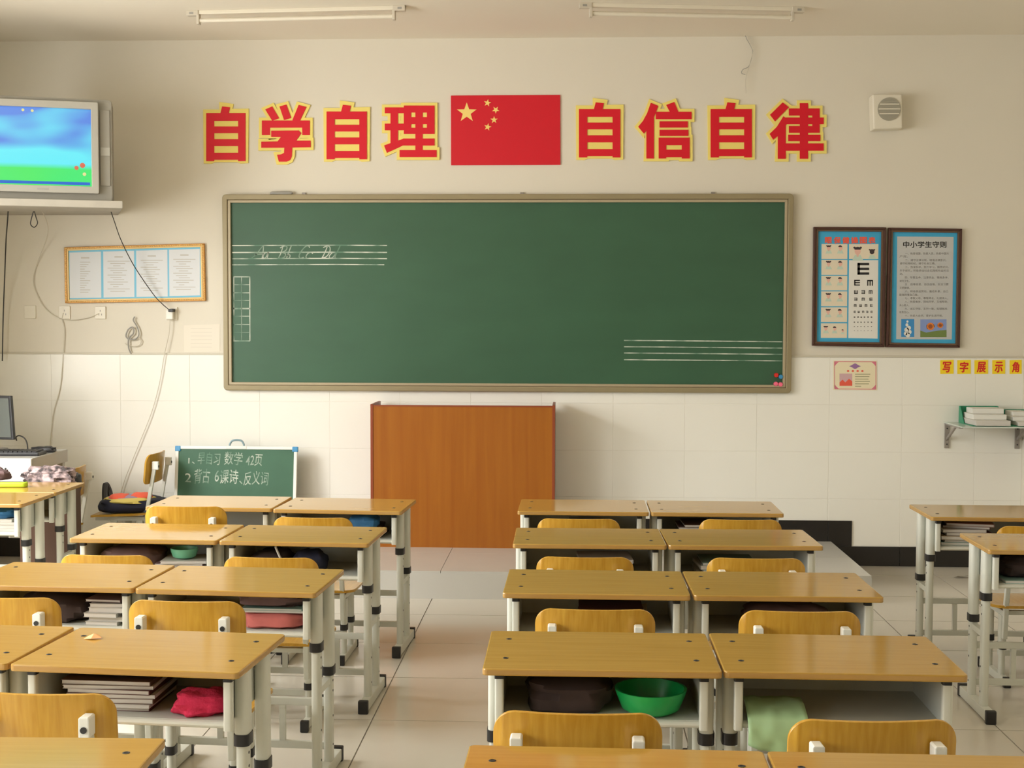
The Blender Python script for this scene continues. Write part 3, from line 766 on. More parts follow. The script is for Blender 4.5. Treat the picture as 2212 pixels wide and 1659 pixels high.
LV = [[(1735, 152), (1785, 190), (1675, 302), (1635, 250)], [(1742, 262), (1790, 300), (1760, 335), (1760, 600), (1697, 600), (1697, 420), (1660, 448), (1632, 402), (1690, 345)],
      rc(1785, 200, 2030, 256), rc(1872, 158, 1937, 600), rc(1752, 272, 2062, 325), rc(1785, 340, 2030, 394), rc(1972, 200, 2030, 394), rc(1780, 410, 2036, 460), rc(1755, 478, 2062, 536)]
def cA(p): return (420+p[0]/3.8138, 180+p[1]/3.8138)
def cB(p): return (1220+p[0]/3.6867, 180+p[1]/3.6867)
def zi_to(x0, x1, y0, y1, f):        # the same character measured at another place
    return lambda p: f((x0+(p[0]-97)/323*(x1-x0), y0+(p[1]-245)/395*(y1-y0)))
ZI_BACK = [[(72, 215), (205, 215), (204, 153), (322, 170), (313, 210), (446, 208), (442, 657), (378, 661), (352, 649), (165, 649), (140, 661), (76, 660)]]
def character(strokes, f, label):
    S = [[f(p) for p in s] for s in strokes]
    allp = [p for s in S for p in s]
    cx = (min(p[0] for p in allp)+max(p[0] for p in allp))/2; by = max(p[1] for p in allp)+6
    root = wl(cx, by); t = thing('wall_character', label, 'wall lettering', root, group='slogan characters above the chalkboard')
    mb = MB()
    if strokes is ZI: mb.wpoly([f(p) for p in ZI_BACK[0]], 0.0, 0.010)
    else:
        for i, s in enumerate(S): mb.wpoly(off_poly(s, 6.2), 0.0, 0.010+i*0.00025)
    obj('yellow_backing', mb, m_yel, t, off=root)
    mb = MB()
    for i, s in enumerate(S): mb.wpoly(s, 0.008, 0.0145+i*0.0002)
    obj('red_strokes', mb, m_red, t, off=root)
    return t
character(ZI, cA, 'red character on yellow outline, leftmost of the slogan row, three boxes tall')
character(XUE, cA, 'red character with three slanted dots on top, second from left in the slogan')
character(ZI, zi_to(1088, 1420, 232, 625, cA), 'red boxed character third from left, between the dotted one and the latticed one')
character(LI, cA, 'red latticed character directly left of the flag')
character(ZI, zi_to(113, 442, 205, 590, cB), 'red boxed character directly right of the flag')
character(XIN, cB, 'red character with leaning left stroke, second right of the flag')
character(ZI, zi_to(1162, 1490, 205, 590, cB), 'red boxed character, second from the right end of the slogan')
character(LV, cB, 'red character at the right end of the slogan, nearest the speaker')
root = wl(1092, 357)
t = thing('flag_board', 'red flag board with five yellow stars above the chalkboard', 'flag', root)
obj('panel', MB().wpoly([(974, 206.5), (1210, 205), (1210.5, 356), (974.5, 357)], 0.0, 0.009), m_flag, t, off=root)
def star(cx, cy, r, rot):
    return [(cx+(r if k % 2 == 0 else r*0.40)*math.sin(rot+math.pi*k/5), cy-(r if k % 2 == 0 else r*0.40)*math.cos(rot+math.pi*k/5)) for k in range(10)]
for cx, cy, r_, ro in ((343, 318, 112, 0), (568, 213, 42, R(10)), (658, 288, 42, R(35)), (640, 397, 42, R(0)), (570, 474, 42, R(12))):
    obj('star', MB().wpoly(star(940+cx/5.027, 180+cy/5.027, r_/5.027, ro), 0.009, 0.0105), m_star, t, off=root)

# ---------------------------------------------------------------- framed posters at right
def framed(name, label, O, I, fm, fm2, depth, cat='framed poster'):
    """O, I = outer and inner corner lists (photo points, clockwise from top left)"""
    root = wl((O[2][0]+O[3][0])/2, (O[2][1]+O[3][1])/2); t = thing(name, label, cat, root)
    for k in range(4):
        j = (k+1) % 4
        mid = [((O[q][0]*0.45+I[q][0]*0.55), (O[q][1]*0.45+I[q][1]*0.55)) for q in range(4)]
        obj('frame_bar', MB().wpoly([O[k], O[j], mid[j], mid[k]], 0.0, depth), fm, t, off=root, bevel=0.004)
        obj('frame_slip', MB().wpoly([mid[k], mid[j], I[j], I[k]], 0.0, depth-0.006), fm2, t, off=root, bevel=0.002)
    return t, root
t, root = framed('eye_chart', 'framed eye chart poster with a big black letter E, left of the framed pair',
                 [(1758, 490), (1915, 491), (1911, 750), (1755, 747)], [(1768, 499.5), (1904.5, 500.5), (1900.5, 739.5), (1764.5, 738)], m_wood_dark, m_wood_dark2, 0.03)
obj('blue_sheet', MB().wpoly([(1767, 499), (1906, 500), (1902, 741), (1763, 739)], 0.0, 0.012), m_cyan, t, off=root)
def e1(p): return (1760+p[0]/6.913-(p[1]-100)*0.0022*0, 500+p[1]/6.913)
PT = 0.0125
mb = MB()
for y0, y1 in ((188, 412), (425, 648), (662, 880), (895, 1118), (1132, 1352), (1372, 1590)):
    k = -10*(y0-188)/1184
    mb.wflat([e1((102+k, y0)), e1((488+k*0.5, y0)), e1((486+k*0.5, y1)), e1((100+k, y1))], PT)
obj('picture_panel', mb, m_cream, t, off=root, normals=False)
obj('picture_panel', MB().wflat([e1((512, 188)), e1((950, 188)), e1((948, 412)), e1((512, 412))], PT), m_cream, t, off=root, normals=False)
obj('chart_panel', MB().wflat([e1((512, 428)), e1((948, 428)), e1((938, 1600)), e1((500, 1592))], PT), m_paper, t, off=root, normals=False)
mb = MB()
for i, g in enumerate('眼保健操图表'):
    cx = 205+i*130; a, b = e1((cx-50, 85)), e1((cx+50, 178)); wbold(mb, g, a[0], a[1], b[0], b[1], PT+0.0006, 0.6)
obj('heading', mb, m_orange, t, off=root, normals=False)
sk, hr, sh = MB(), MB(), MB()
def kid(cx, cy, s, back=False, side=0):
    a = e1((cx, cy)); q = s/6.913
    sh.wflat([(a[0]-q*1.35, a[1]+q*2.5), (a[0]-q*0.7, a[1]+q*1.1), (a[0]+q*0.7, a[1]+q*1.1), (a[0]+q*1.45, a[1]+q*2.5)], PT+0.0003)
    if not back:
        sk.well(a[0]+side*q*0.2, a[1]+q*0.15, q*0.75, q*0.95, PT+0.0008); sk.wrect(a[0]-q*0.25, a[1]+q*0.8, a[0]+q*0.25, a[1]+q*1.5, PT+0.0006)
    hr.wflat([(a[0]+q*0.80*math.cos(R(g)), a[1]-q*0.22-q*0.72*math.sin(R(g))) for g in range(0, 181, 20)], PT+0.0010)
    if back: hr.well(a[0], a[1], q*0.8, q*0.8, PT+0.0016)
    if not side:
        hr.well(a[0]-q*0.78, a[1]-q*0.72, q*0.30, q*0.26, PT+0.0013); hr.well(a[0]+q*0.78, a[1]-q*0.72, q*0.30, q*0.26, PT+0.0013)
for i, y in enumerate((240, 475, 715, 955, 1190)):
    kid(208-i*2, y, 36); kid(380-i*2, y, 36, side=1)
kid(165, 1440, 32); kid(295, 1445, 30, side=1); kid(415, 1480, 20, side=1)
kid(640, 285, 60); kid(855, 305, 44, back=True)
obj('printed_shirts', sh, m_mint, t, off=root, normals=False); obj('printed_faces', sk, m_skin, t, off=root, normals=False); obj('printed_hair', hr, m_hair, t, off=root, normals=False)
mb = MB()
def letterE(cx, cy, s, rot):
    rects = [(-1, -1, -0.58, 1), (-1, -1, 1, -0.6), (-1, -0.2, 1, 0.2), (-1, 0.6, 1, 1)]
    c, s_ = [(1, 0), (0, 1), (-1, 0), (0, -1)][rot]
    for x0, y0, x1, y1 in rects:
        pts = []
        for u, v in ((x0, y0), (x1, y0), (x1, y1), (x0, y1)):
            pts.append(e1((cx+(u*c-v*s_)*s, cy+(u*s_+v*c)*s)))
        mb.wflat(pts, PT+0.0008)
letterE(725, 558, 88, 0); letterE(632, 765, 43, 0); letterE(826, 768, 43, 1)
for y, xs_, s, ro in ((905, (615, 724, 834), 27, (3, 2, 1)), (1012, (612, 724, 840), 23, (2, 1, 0)), (1107, (604, 684, 765, 845), 19, (1, 3, 1, 0)), (1200, (598, 656, 722, 783, 850), 15, (0, 3, 1, 2, 0)),
                     (1280, (595, 648, 694, 742, 796, 848), 11, (0, 1, 3, 2, 1, 0)), (1356, (592, 645, 692, 742, 796, 848), 9, (1, 0, 3, 2, 1, 3)), (1420, (592, 642, 690, 740, 795, 846), 7, (0, 3, 1, 2, 0, 1)), (1482, (592, 642, 690, 740, 795, 846), 5, (2, 1, 0, 3, 1, 2))):
    for x, r_ in zip(xs_, ro): letterE(x, y, s, r_)
obj('printed_letters', mb, m_ink, t, off=root, normals=False)
t, root = framed('rules_poster', 'framed rules poster with blue border and sunflower photo, right of the framed pair',
                 [(1920, 491.5), (2079, 494), (2074, 751.5), (1914, 750)], [(1929, 501), (2069, 503), (2064.5, 742), (1925, 740)], m_wood_dark, m_wood_dark2, 0.03)
obj('blue_sheet', MB().wpoly([(1928, 500), (2071, 502), (2066, 744), (1924, 741)], 0.0, 0.012), m_cyan, t, off=root)
def e2(p): return (1920+p[0]/6.9125, 500+p[1]/6.9125)
obj('printed_sheet', MB().wflat([e2((125, 75)), e2((968, 82)), e2((940, 1612)), e2((110, 1608))], PT), mat('grey_white_sheet', rgb(188, 190, 190), 0.6), t, off=root, normals=False)
mb = MB(); a, b = e2((215, 148)), e2((858, 240)); wbold(mb, '中小学生守则', a[0], a[1], b[0], b[1], PT+0.0006, 0.35)
obj('title', mb, m_ink, t, off=root, normals=False)
rules = [(245, 330, 895, '一、热爱祖国，热爱人民，热爱中国共'), (160, 375, 285, '产党。'), (245, 430, 860, '二、遵守法律法规，增强法律意识。'), (165, 478, 695, '遵守校规校纪，遵守社会公德。'), (245, 532, 895, '三、热爱科学，努力学习，勤思好问，'), (162, 585, 895, '乐于探究，积极参加社会实践和有益的活'), (162, 635, 215, '动。'),
         (240, 688, 890, '四、珍爱生命，注意安全，锻炼身体，'), (160, 740, 310, '讲究卫生。'), (240, 790, 890, '五、自尊自爱，自信自强，生活习惯'), (160, 842, 315, '文明健康。'), (240, 895, 888, '六、积极参加劳动，勤俭朴素，自己'), (158, 945, 440, '能做的事自己做。'), (240, 998, 885, '七、孝敬父母，尊敬师长，礼貌待人。'),
         (238, 1050, 885, '八、热爱集体，团结同学，互相帮助，'), (158, 1102, 305, '关心他人。'), (238, 1155, 885, '九、诚实守信，言行一致，知错就改，'), (156, 1205, 305, '有责任心。'), (238, 1258, 805, '十、热爱大自然，爱护生活环境。')]
mb = MB()
for x0, yc, x1, s in rules:
    a, b = e2((x0, yc-18)), e2((x1, yc+17)); wtext(mb, s, a[0], a[1], b[0], b[1], PT+0.0006)
obj('printed_rules', mb, m_ink2, t, off=root, normals=False)
a, b = e2((185, 1308)), e2((380, 1575))
obj('printed_photo', MB().wrect(a[0], a[1], b[0], b[1], PT+0.0004), m_skyp2, t, off=root, normals=False)
mb = MB()
for cx, cy, r_ in ((278, 1345, 16), (270, 1395, 22), (300, 1440, 30), (265, 1470, 34), (310, 1500, 30), (250, 1525, 26), (285, 1545, 34)): mb.well(*e2((cx, cy)), r_/6.9, r_/6.9*1.1, PT+0.0007)
obj('printed_blossom', mb, m_paper, t, off=root, normals=False)
a, b = e2((470, 1312)), e2((862, 1578))
obj('printed_photo', MB().wrect(a[0], a[1], b[0], b[1], PT+0.0004), m_skyp, t, off=root, normals=False)
mb = MB(); mb.wflat([e2(p) for p in ((470, 1480), (560, 1510), (640, 1495), (740, 1480), (862, 1470), (862, 1578), (470, 1578))], PT+0.0006)
obj('printed_leaves', mb, m_green_l, t, off=root, normals=False)
mb = MB(); mb2 = MB()
for cx, cy, r_ in ((622, 1418, 62), (768, 1400, 46)):
    x, y = e2((cx, cy)); q = r_/6.9125
    mb.wflat([(x+q*(1.0 if k % 2 else 0.8)*math.cos(R(k*12)), y+q*(1.0 if k % 2 else 0.8)*math.sin(R(k*12))) for k in range(30)], PT+0.0008); mb2.well(x, y, q*0.55, q*0.55, PT+0.0012)
obj('printed_petals', mb, m_sunf, t, off=root, normals=False); obj('printed_flower_centres', mb2, m_sunc, t, off=root, normals=False)
# gold frame with four sheets at left
t, root = framed('notice_frame', 'long gold-framed notice board with four white sheets, left of the chalkboard', [(138, 534), (441, 525.5), (444, 650), (140, 655)], [(147, 541.5), (432.5, 533.5), (434.5, 642), (149.5, 647)], m_gold, m_goldl, 0.022, 'notice board')
obj('blue_backing', MB().wpoly([(146, 541), (433.5, 533), (435.5, 643), (148.5, 648)], 0.0, 0.008), m_cyan2, t, off=root)
shx = [(150, 218), (223, 289.5), (294, 361.5), (365, 431.5)]
for i, (x0, x1) in enumerate(shx):
    ya = 545.5-(x0-150)*0.028; yb = 645.5-(x0-150)*0.017
    q = [(x0, ya), (x1, ya-(x1-x0)*0.028), (x1+0.8, yb-(x1-x0)*0.017-1.5), (x0+0.8, yb-1.5)]
    if i == 3: q[2] = (432, 638); q[3] = (366, 639.5)
    sh_ = obj('sheet', MB().wflat(q, 0.0086), m_paper2, t, off=root, normals=False)
    mb = MB(); cx = (x0+x1)/2
    mb.wrect(cx-9, ya+10, cx+9, ya+13, 0.0089)
    for k in range(14):
        yy = ya+20+k*5; w2 = 24-6*((k*7) % 3) if i else 11
        mb.wrect(cx-w2, yy, cx+w2-((k*5) % 4)*4, yy+1.6, 0.0089)
    obj('printed_lines', mb, m_ink3, sh_, off=root, normals=False)
mb = MB()
edges = [((138, 534), (441, 525.5)), ((441, 525.5), (444, 650)), ((444, 650), (140, 655)), ((140, 655), (138, 534))]
for (xa, ya), (xb, yb) in edges:
    n = int(math.hypot(xb-xa, yb-ya)/5)
    for k in range(n):
        f = (k+0.5)/n; x, y = xa+(xb-xa)*f, ya+(yb-ya)*f
        cx = 291; cy = 591; x += 3*(1 if x < cx-140 else (-1 if x > cx+140 else 0)); y += 3*(1 if y < 540 and abs(x-cx) < 149 else (-1 if y > 645 and abs(x-cx) < 149 else 0))
        p = wl(x, y, 0.022); mb.add([(p.x-0.006, D-0.0215, p.z-0.003), (p.x+0.004, D-0.0215, p.z-0.005), (p.x+0.006, D-0.0215, p.z+0.003), (p.x-0.004, D-0.0215, p.z+0.005), (p.x, D-0.026, p.z)], [(0, 1, 4), (1, 2, 4), (2, 3, 4), (3, 0, 4)])
o = obj('rope_beading', mb, m_goldl, t, off=root); o['kind'] = 'stuff'

# certificate, yellow characters, faded sheet
root = wl(1847, 842, 0.014)
t = thing('certificate', 'small cream certificate with pink border and red photo taped to the tiles', 'certificate', root)
obj('sheet', MB().wpoly([(1800, 779), (1894, 779.5), (1894.5, 843), (1800, 842)], 0.0125, 0.0140), m_certp, t, off=root)
q = 0.0144
mb = MB(); mb.wline([(1802.5, 781), (1892, 781.5), (1892, 841), (1803, 840), (1802.5, 781)], 1.3, q)
for cx, cy, sx, sy in ((1803, 782, 1, 1), (1891.5, 782, -1, 1), (1891.5, 840, -1, -1), (1803, 839.5, 1, -1)): mb.wflat([(cx, cy), (cx+9*sx, cy), (cx+4*sx, cy+4*sy), (cx, cy+9*sy)], q)
obj('printed_border', mb, m_pinkp, t, off=root, normals=False)
mb = MB(); mb.well(1847, 791, 6, 6, q+0.0004); mb.wflat([(1834, 791), (1847, 786), (1860, 791), (1847, 796)], q); obj('printed_emblem', mb, m_purple, t, off=root, normals=False)
obj('printed_photo', MB().wrect(1813.5, 807, 1841, 833.5, q), mat('pale_print', rgb(205, 170, 175), 0.7), t, off=root, normals=False)
mb = MB(); mb.wflat([(1813.5, 833.5), (1813.5, 826), (1820, 820), (1826, 826), (1834, 818), (1841, 824), (1841, 833.5)], q+0.0003)
for k in range(4): mb.well(1832+k*10.3, 801.5, 2.6, 2, q)
obj('printed_red_marks', mb, m_orange, t, off=root, normals=False)
mb = MB()
for k in range(6): mb.wrect(1847, 807.5+k*5.2, 1880-(20 if k == 5 else (k*7) % 5), 809.3+k*5.2, q)
obj('printed_lines', mb, mat('olive_grey_print', rgb(168, 165, 130), 0.7), t, off=root, normals=False)
for i, (g, x0, x1, w_) in enumerate((('写', 2031, 2060, 'first'), ('字', 2068, 2097, 'second'), ('展', 2105, 2134.5, 'third'), ('示', 2143.5, 2171.5, 'fourth'), ('角', 2181, 2207, 'fifth'))):
    root = wl((x0+x1)/2, 808, 0.014)
    t = thing('character_card', 'yellow card with a red brushed character, %s from left in the row on the tiles' % w_, 'wall lettering', root, group='yellow character cards at right')
    obj('card', MB().wpoly([(x0, 778), (x1, 777), (x1, 807.5), (x0, 808)], 0.0125, 0.0140), m_ystick, t, off=root)
    obj('red_character', wbold(MB(), g, x0+5.5, 782, x1-5.5, 804, 0.0145, 0.8, shear=0.1), m_rtext, t, off=root, normals=False)
root = wl(436, 762)
t = thing('faded_sheet', 'faded whitish sheet on the wall just left of the chalkboard', 'notice', root)
obj('sheet', MB().wpoly([(397, 703), (475, 700), (475, 759), (398, 761)], 0.0, 0.0015), mat('faded_paper', (0.76, 0.71, 0.61, 1), 0.7), t, off=root)
mb = MB()
for k in range(6): mb.wrect(412, 709+k*8, 458, 710.2+k*8, 0.0019)
obj('faint_print', mb, mat('very_faint_ink', (0.66, 0.62, 0.53, 1), 0.8), t, off=root, normals=False)

# ---------------------------------------------------------------- small things on the wall
root = wl(1917, 279)
t = thing('wall_speaker', 'square ivory wall speaker with a round grey grille at upper right', 'speaker', root)
obj('housing', MB().wpoly([(1885, 203), (1949, 203), (1950, 277), (1887, 279)], 0.0, 0.11), m_ivory, t, off=root, bevel=0.012, seg=3)
p = wl(1921, 235.5, 0.113)
gr = obj('grille', MB().lathe([(0.0705, 0.0), (0.0705, 0.006), (0.066, 0.008)], (p.x, D-0.116, p.z), 32, 'y'), m_grille, t, off=root, smooth=True)
for k in range(-4, 5):
    h_ = math.sqrt(max(0, 0.066**2-(k*0.0145)**2))
    obj('slat', MB().box(p.x-h_, p.x+h_, D-0.1195, D-0.1155, p.z+k*0.0145-0.003, p.z+k*0.0145+0.003), m_ivory if k in (-2, 0, 2) else m_grille, gr, off=root)
def socket(x0, y0, x1, y1, label, holes=True):
    root = wl((x0+x1)/2, y1); t = thing('wall_socket', label, 'socket', root, group='sockets below the gold-framed notices')
    obj('plate', MB().wpoly(rc(x0, y0, x1, y1), 0.0, 0.010), m_ivory, t, off=root, bevel=0.003)
    mb = MB(); cx, cy = (x0+x1)/2, (y0+y1)/2
    for dx_, dy_ in ((-3, 4), (3, 4), (0, -4)): mb.wrect(cx+dx_-0.8, cy+dy_-2, cx+dx_+0.8, cy+dy_+2, 0.0104)
    if holes: obj('socket_slots', mb, m_grey, t, off=root, normals=False)
    return t
socket(52, 660, 77, 688, 'white socket plate without a plug, leftmost below the gold-framed notices', False)
socket(127, 661, 151, 689, 'white socket plate with a cable running straight down from it')
socket(205, 662, 228, 689, 'white socket plate where the looping pale cable ends')
socket(359, 663, 383, 691, 'white socket plate with stacked plugs, nearest the chalkboard')
root = wl(368, 690, 0.012)
t = thing('power_plug', 'white plug with a black plug on top in the right-hand socket', 'plug', root)
obj('white_plug', MB().wpoly(rc(358, 670, 373, 690), 0.011, 0.045), m_white, t, off=root, bevel=0.006)
obj('black_plug', MB().wpoly(rc(363, 667, 374, 674), 0.011, 0.058), m_plug, t, off=root, bevel=0.004)
def cable(pts, r, m, label, t0=0.012, name='cable', n=6):
    P = [wl(x, y, t0 if len(q) == 0 else q[0]) for x, y, *q in pts]
    return tag(obj(name, MB().tube(smooth_path(P, n), r, 6), m, smooth=True), label, 'cable')
cable([(238, 452, .45), (247, 478, .35), (262, 520, .2), (290, 575, .09), (330, 634, .06), (350, 656, .055), (364, 668, .055)], 0.003, m_cable_d, 'dark cable slanting from TV shelf across the gold frame to a socket')
cable([(84, 446, .5), (98, 470, .3), (104, 494, .15), (99, 522, .05), (80, 570), (72, 604), (78, 632), (96, 664), (122, 684), (152, 691), (188, 687), (214, 677)], 0.0026, m_cable_l, 'pale cable looping from the TV shelf down to a socket')
cable([(137, 676), (134, 690), (139, 712), (137, 760), (134, 800, .02), (129, 842, .02), (115, 895, .02), (108, 965, .02)], 0.0026, m_cable_l, 'pale cable hanging from the second socket behind the computer table')
cable([(367, 690, .03), (365, 720, .03), (355, 766, .03), (344, 830, .03), (327, 892, .03), (300, 960, .03), (272, 1030, .03), (258, 1075, .03)], 0.0026, m_cable_l, 'pale cable hanging from the right-hand socket down behind the schoolbag')
cable([(72, 448, .5), (78, 470, .5), (81, 482, .5), (74, 491, .5), (66, 484, .5), (69, 468, .5), (74, 452, .5)], 0.003, m_cable_d, 'short looped wire hanging under the TV shelf')
cable([(18, 450, .5), (16, 480, .4), (13, 520, .25), (10, 600, .1), (7, 680, .06), (5, 780, .06)], 0.004, m_cable_d, 'thick dark cable hanging down at the left photo edge')
cable([(291, 684, .02), (288, 692, .02), (296, 706, .02), (300, 722, .02), (293, 732, .02), (280, 733, .02), (272, 726, .02), (277, 712, .02), (287, 707, .02), (288, 720, .02), (278, 732, .02), (278, 752, .02), (283, 764, .02)], 0.0045, m_grey, 'tangled grey wire curl hanging on wall above the dado line', name='wire_curl')
cable([(299, 729, .015), (305, 737, .015), (300, 746, .015), (288, 748, .015), (274, 745, .015), (270, 741, .015)], 0.003, m_cable_l, 'thin pale wire loop beside the grey wire curl', name='wire_curl')
root = wl(1612, 70, 0.01)
P1 = [wl(x, y, .02) for x, y in ((1607, 63), (1612, 82), (1622, 100), (1626, 112), (1622, 130), (1617, 144), (1605, 150), (1602, 158), (1610, 161))]
P2 = [wl(x, y, .024) for x, y in ((1616, 63), (1616, 84), (1624, 102), (1627, 112), (1622, 128), (1618, 146), (1613, 160), (1611, 175), (1611.5, 202))]
t = thing('hanging_wire', 'twisted thin wire hanging from ceiling above the slogan at right', 'wire', root)
obj('strand', MB().tube(smooth_path(P1, 5), 0.0022, 5), m_grey, t, off=root, smooth=True)
obj('strand', MB().tube(smooth_path(P2, 5), 0.0020, 5), m_cable_l, t, off=root, smooth=True)

# ---------------------------------------------------------------- ceiling lamps
def lamp(xa, ya, xb, yb, label):
    zt = CEIL-0.045
    A, B = onz(xa, ya, zt), onz(xb, yb, zt); c = (A+B)/2; d = B-A; L = d.length; rz = math.atan2(d.y, d.x)
    t = thing('tube_lamp', label, 'lamp', (c.x, c.y, CEIL), rz, 'bare fluorescent tubes on the ceiling')
    obj('batten', MB().box(-L/2, L/2, -0.014, 0.014, -0.022, 0.0), m_tube, t, bevel=0.003)
    obj('tube', MB().cyl((-L/2+0.07, 0, -0.056), (L/2-0.07, 0, -0.056), 0.013, 14), m_tube, t, smooth=True)
    for s in (-1, 1):
        h = obj('lamp_holder', MB().box(s*(L/2-0.035)-0.035, s*(L/2-0.035)+0.035, -0.02, 0.02, -0.030, 0.0).box(s*(L/2-0.066)-0.008, s*(L/2-0.066)+0.008, -0.018, 0.018, -0.078, -0.02), m_tubee, t, bevel=0.003)
        obj('starter_slot', MB().box(s*(L/2-0.03)-0.012, s*(L/2-0.03)+0.012, -0.021, -0.0195, -0.022, -0.010), m_grey, h)
lamp(405, 41, 876, 30, 'bare fluorescent tube lamp on the ceiling, left one')
lamp(1251, 24, 1736, 34, 'bare fluorescent tube lamp on the ceiling, right one')

# ---------------------------------------------------------------- television on corner slab
ty = R(17)
pc = ony(242, 325, 7.42)         # right edge of the set
tz0 = ony(242, 435, 7.42).z
TWD, THT = 0.80, ony(242, 214, 7.42).z-tz0
ux = Vector((math.cos(ty), math.sin(ty), 0))
loc = Vector((pc.x, 7.42, 0))-ux*(TWD/2); loc.z = tz0
t = thing('television', 'grey tube television showing a blue sky, on corner shelf at upper left', 'television', loc, ty)
mb = MB(); mb.prism(rrect(-TWD/2, TWD/2, 0, THT, 0.02, 3), 0.035, 0.20, 'y')
obj('cabinet', mb, m_tvd, t, bevel=0.006)
mb = MB(); A = rrect(-TWD/2+0.03, TWD/2-0.03, 0.02, THT-0.02, 0.02, 3); B = rrect(-0.22, 0.22, 0.06, THT-0.12, 0.03, 3); n = len(A)
obj('rear_housing', mb.add([(u, 0.20, v) for u, v in A]+[(u, 0.46, v) for u, v in B], [tuple(range(n)), tuple(range(n, 2*n))]+[(i, (i+1) % n, n+(i+1) % n, n+i) for i in range(n)]), m_tvd, t, smooth=True)
bw, bz_, bt = 0.652, 0.042, THT-0.022
obj('bezel', ring(MB(), -bw/2, bw/2, bz_, bt, 0.040, 0.0, 0.05, 0.008), m_tv, t, bevel=0.004, ang=60)
sx0, sx1, sz0, sz1 = -bw/2+0.038, bw/2-0.038, bz_+0.038, bt-0.038
mb = MB(); vs = []; NX, NZ = 12, 10
for j in range(NZ+1):
    for i in range(NX+1):
        u, v = i/NX*2-1, j/NZ*2-1
        vs.append(((sx1-sx0)/2*u, 0.028-0.018*(1-u*u)*(1-0.3*v*v)-0.006*(1-v*v), (sz1-sz0)/2*v))
mb.add(vs, [(j*(NX+1)+i, j*(NX+1)+i+1, (j+1)*(NX+1)+i+1, (j+1)*(NX+1)+i) for j in range(NZ) for i in range(NX)])
s_ = obj('screen', mb, m_tvpic, t, smooth=True); s_.location = (0, 0, (sz0+sz1)/2)
hz_ = (sz1-sz0)/2; hx_ = (sx1-sx0)/2
for x, z, r_, m_ in ((hx_-0.085, -0.115, 0.012, m_tvred), (hx_-0.052, -0.100, 0.015, m_tvred), (hx_-0.042, -0.150, 0.010, m_tvyel), (hx_-0.37, hz_-0.02, 0.008, m_tvyel), (hx_-0.32, hz_-0.022, 0.008, m_tvyel)):
    obj('picture_detail', MB().lathe([(0.0005, 0.0), (r_, 0.001), (r_, 0.003)], (x, 0.012, z), 12, 'y'), m_, s_)
obj('picture_bar', MB().box(-hx_+0.01, hx_-0.012, 0.013, 0.020, -hz_+0.010, -hz_+0.026), m_tvblue, s_)
obj('badge', MB().box(-0.03+0.02, 0.03+0.02, -0.002, 0.002, bz_+0.014, bz_+0.024), m_grey, t)
obj('speaker_panel', MB().box(TWD/2-0.068, TWD/2-0.012, 0.028, 0.037, 0.09, THT-0.06), m_tvd, t, bevel=0.004)
obj('sensor_window', MB().box(TWD/2-0.064, TWD/2-0.014, 0.024, 0.030, THT*0.45, THT*0.53), m_tv, t)
# slab
zt = tz0; sp_ = ony(265, 440, 7.40)
pl = [(sp_.x, 7.40), (sp_.x*D/7.40-0.03, D), (XL, D), (XL, 7.40-math.tan(ty)*(sp_.x-XL))]
zs = ony(265, 450, 7.40).z
t = thing('corner_shelf', 'pale concrete corner slab carrying the television', 'shelf', (sp_.x-0.4, 7.7, zs))
sl4 = [(x-t.location.x, y-t.location.y) for x, y in pl]; th_ = zt-zs
obj('slab', MB().add([(sl4[0][0], sl4[0][1], 0), (sl4[1][0], sl4[1][1], th_-0.012), (sl4[2][0], sl4[2][1], th_-0.012), (sl4[3][0], sl4[3][1], 0)]+[(x, y, th_) for x, y in sl4],
    [(0, 1, 2, 3), (4, 5, 6, 7), (0, 1, 5, 4), (1, 2, 6, 5), (2, 3, 7, 6), (3, 0, 4, 7)]), m_conc, t, bevel=0.004)

# ---------------------------------------------------------------- computer table and what is on it
cx1 = ony(70, 990, 7.2).x; ctop = ony(70, 990, 7.2).z
t = thing('computer_table', 'grey and white computer table at the left edge below the television', 'table', (cx1-0.45, 7.2, 0))
obj('table_top', MB().box(-0.45, 0.45, 0.0, 0.52, ctop-0.075, ctop), m_lgrey, t, bevel=0.004)
dr = obj('drawer_front', MB().box(-0.45, 0.448, -0.014, 0.0, ctop-0.135, ctop-0.002), m_white, t, bevel=0.003)
obj('keyhole', MB().cyl((0.30, -0.016, ctop-0.06), (0.30, -0.012, ctop-0.06), 0.006, 12), m_bolt, dr)
obj('lower_rail', MB().box(-0.45, 0.40, 0.01, 0.03, ctop-0.28, ctop-0.15), m_white, t)
for sx in (-0.44, 0.41):
    for y in ((0.02, 0.06), (0.46, 0.50)): obj('leg', MB().box(sx, sx+0.03, y[0], y[1], 0, ctop-0.075), m_lgrey, t)
tl = t.location.copy()
kb = thing('keyboard', 'black keyboard lying on the computer table', 'keyboard', (cx1-0.22, 7.38, ctop), R(4))
obj('case', MB().box(-0.20, 0.20, -0.075, 0.075, 0.0, 0.020), m_dark, kb, bevel=0.005)
mb = MB()
for i in range(14):
    for j in range(5): mb.box(-0.19+i*0.027, -0.19+i*0.027+0.022, -0.065+j*0.027, -0.065+j*0.027+0.022, 0.020, 0.027)
o = obj('keys', mb, m_dark, kb); o['kind'] = 'stuff'
m1 = ony(14, 863, 7.55); m2 = ony(27, 950, 7.5)
mo = thing('monitor', 'dark flat monitor cut by the left photo edge', 'monitor', (-3.502, 7.60, ctop), R(-10))
mb = MB().box(-0.20, 0.20, -0.012, 0.014, 0.07, 0.33)
for v in mb.v: v.y += (v.z-0.07)*0.16; v.x -= (v.z-0.07)*0.17
obj('case', mb, m_dark, mo, bevel=0.004)
mb = MB().box(-0.185, 0.186, -0.0145, -0.010, 0.085, 0.315)
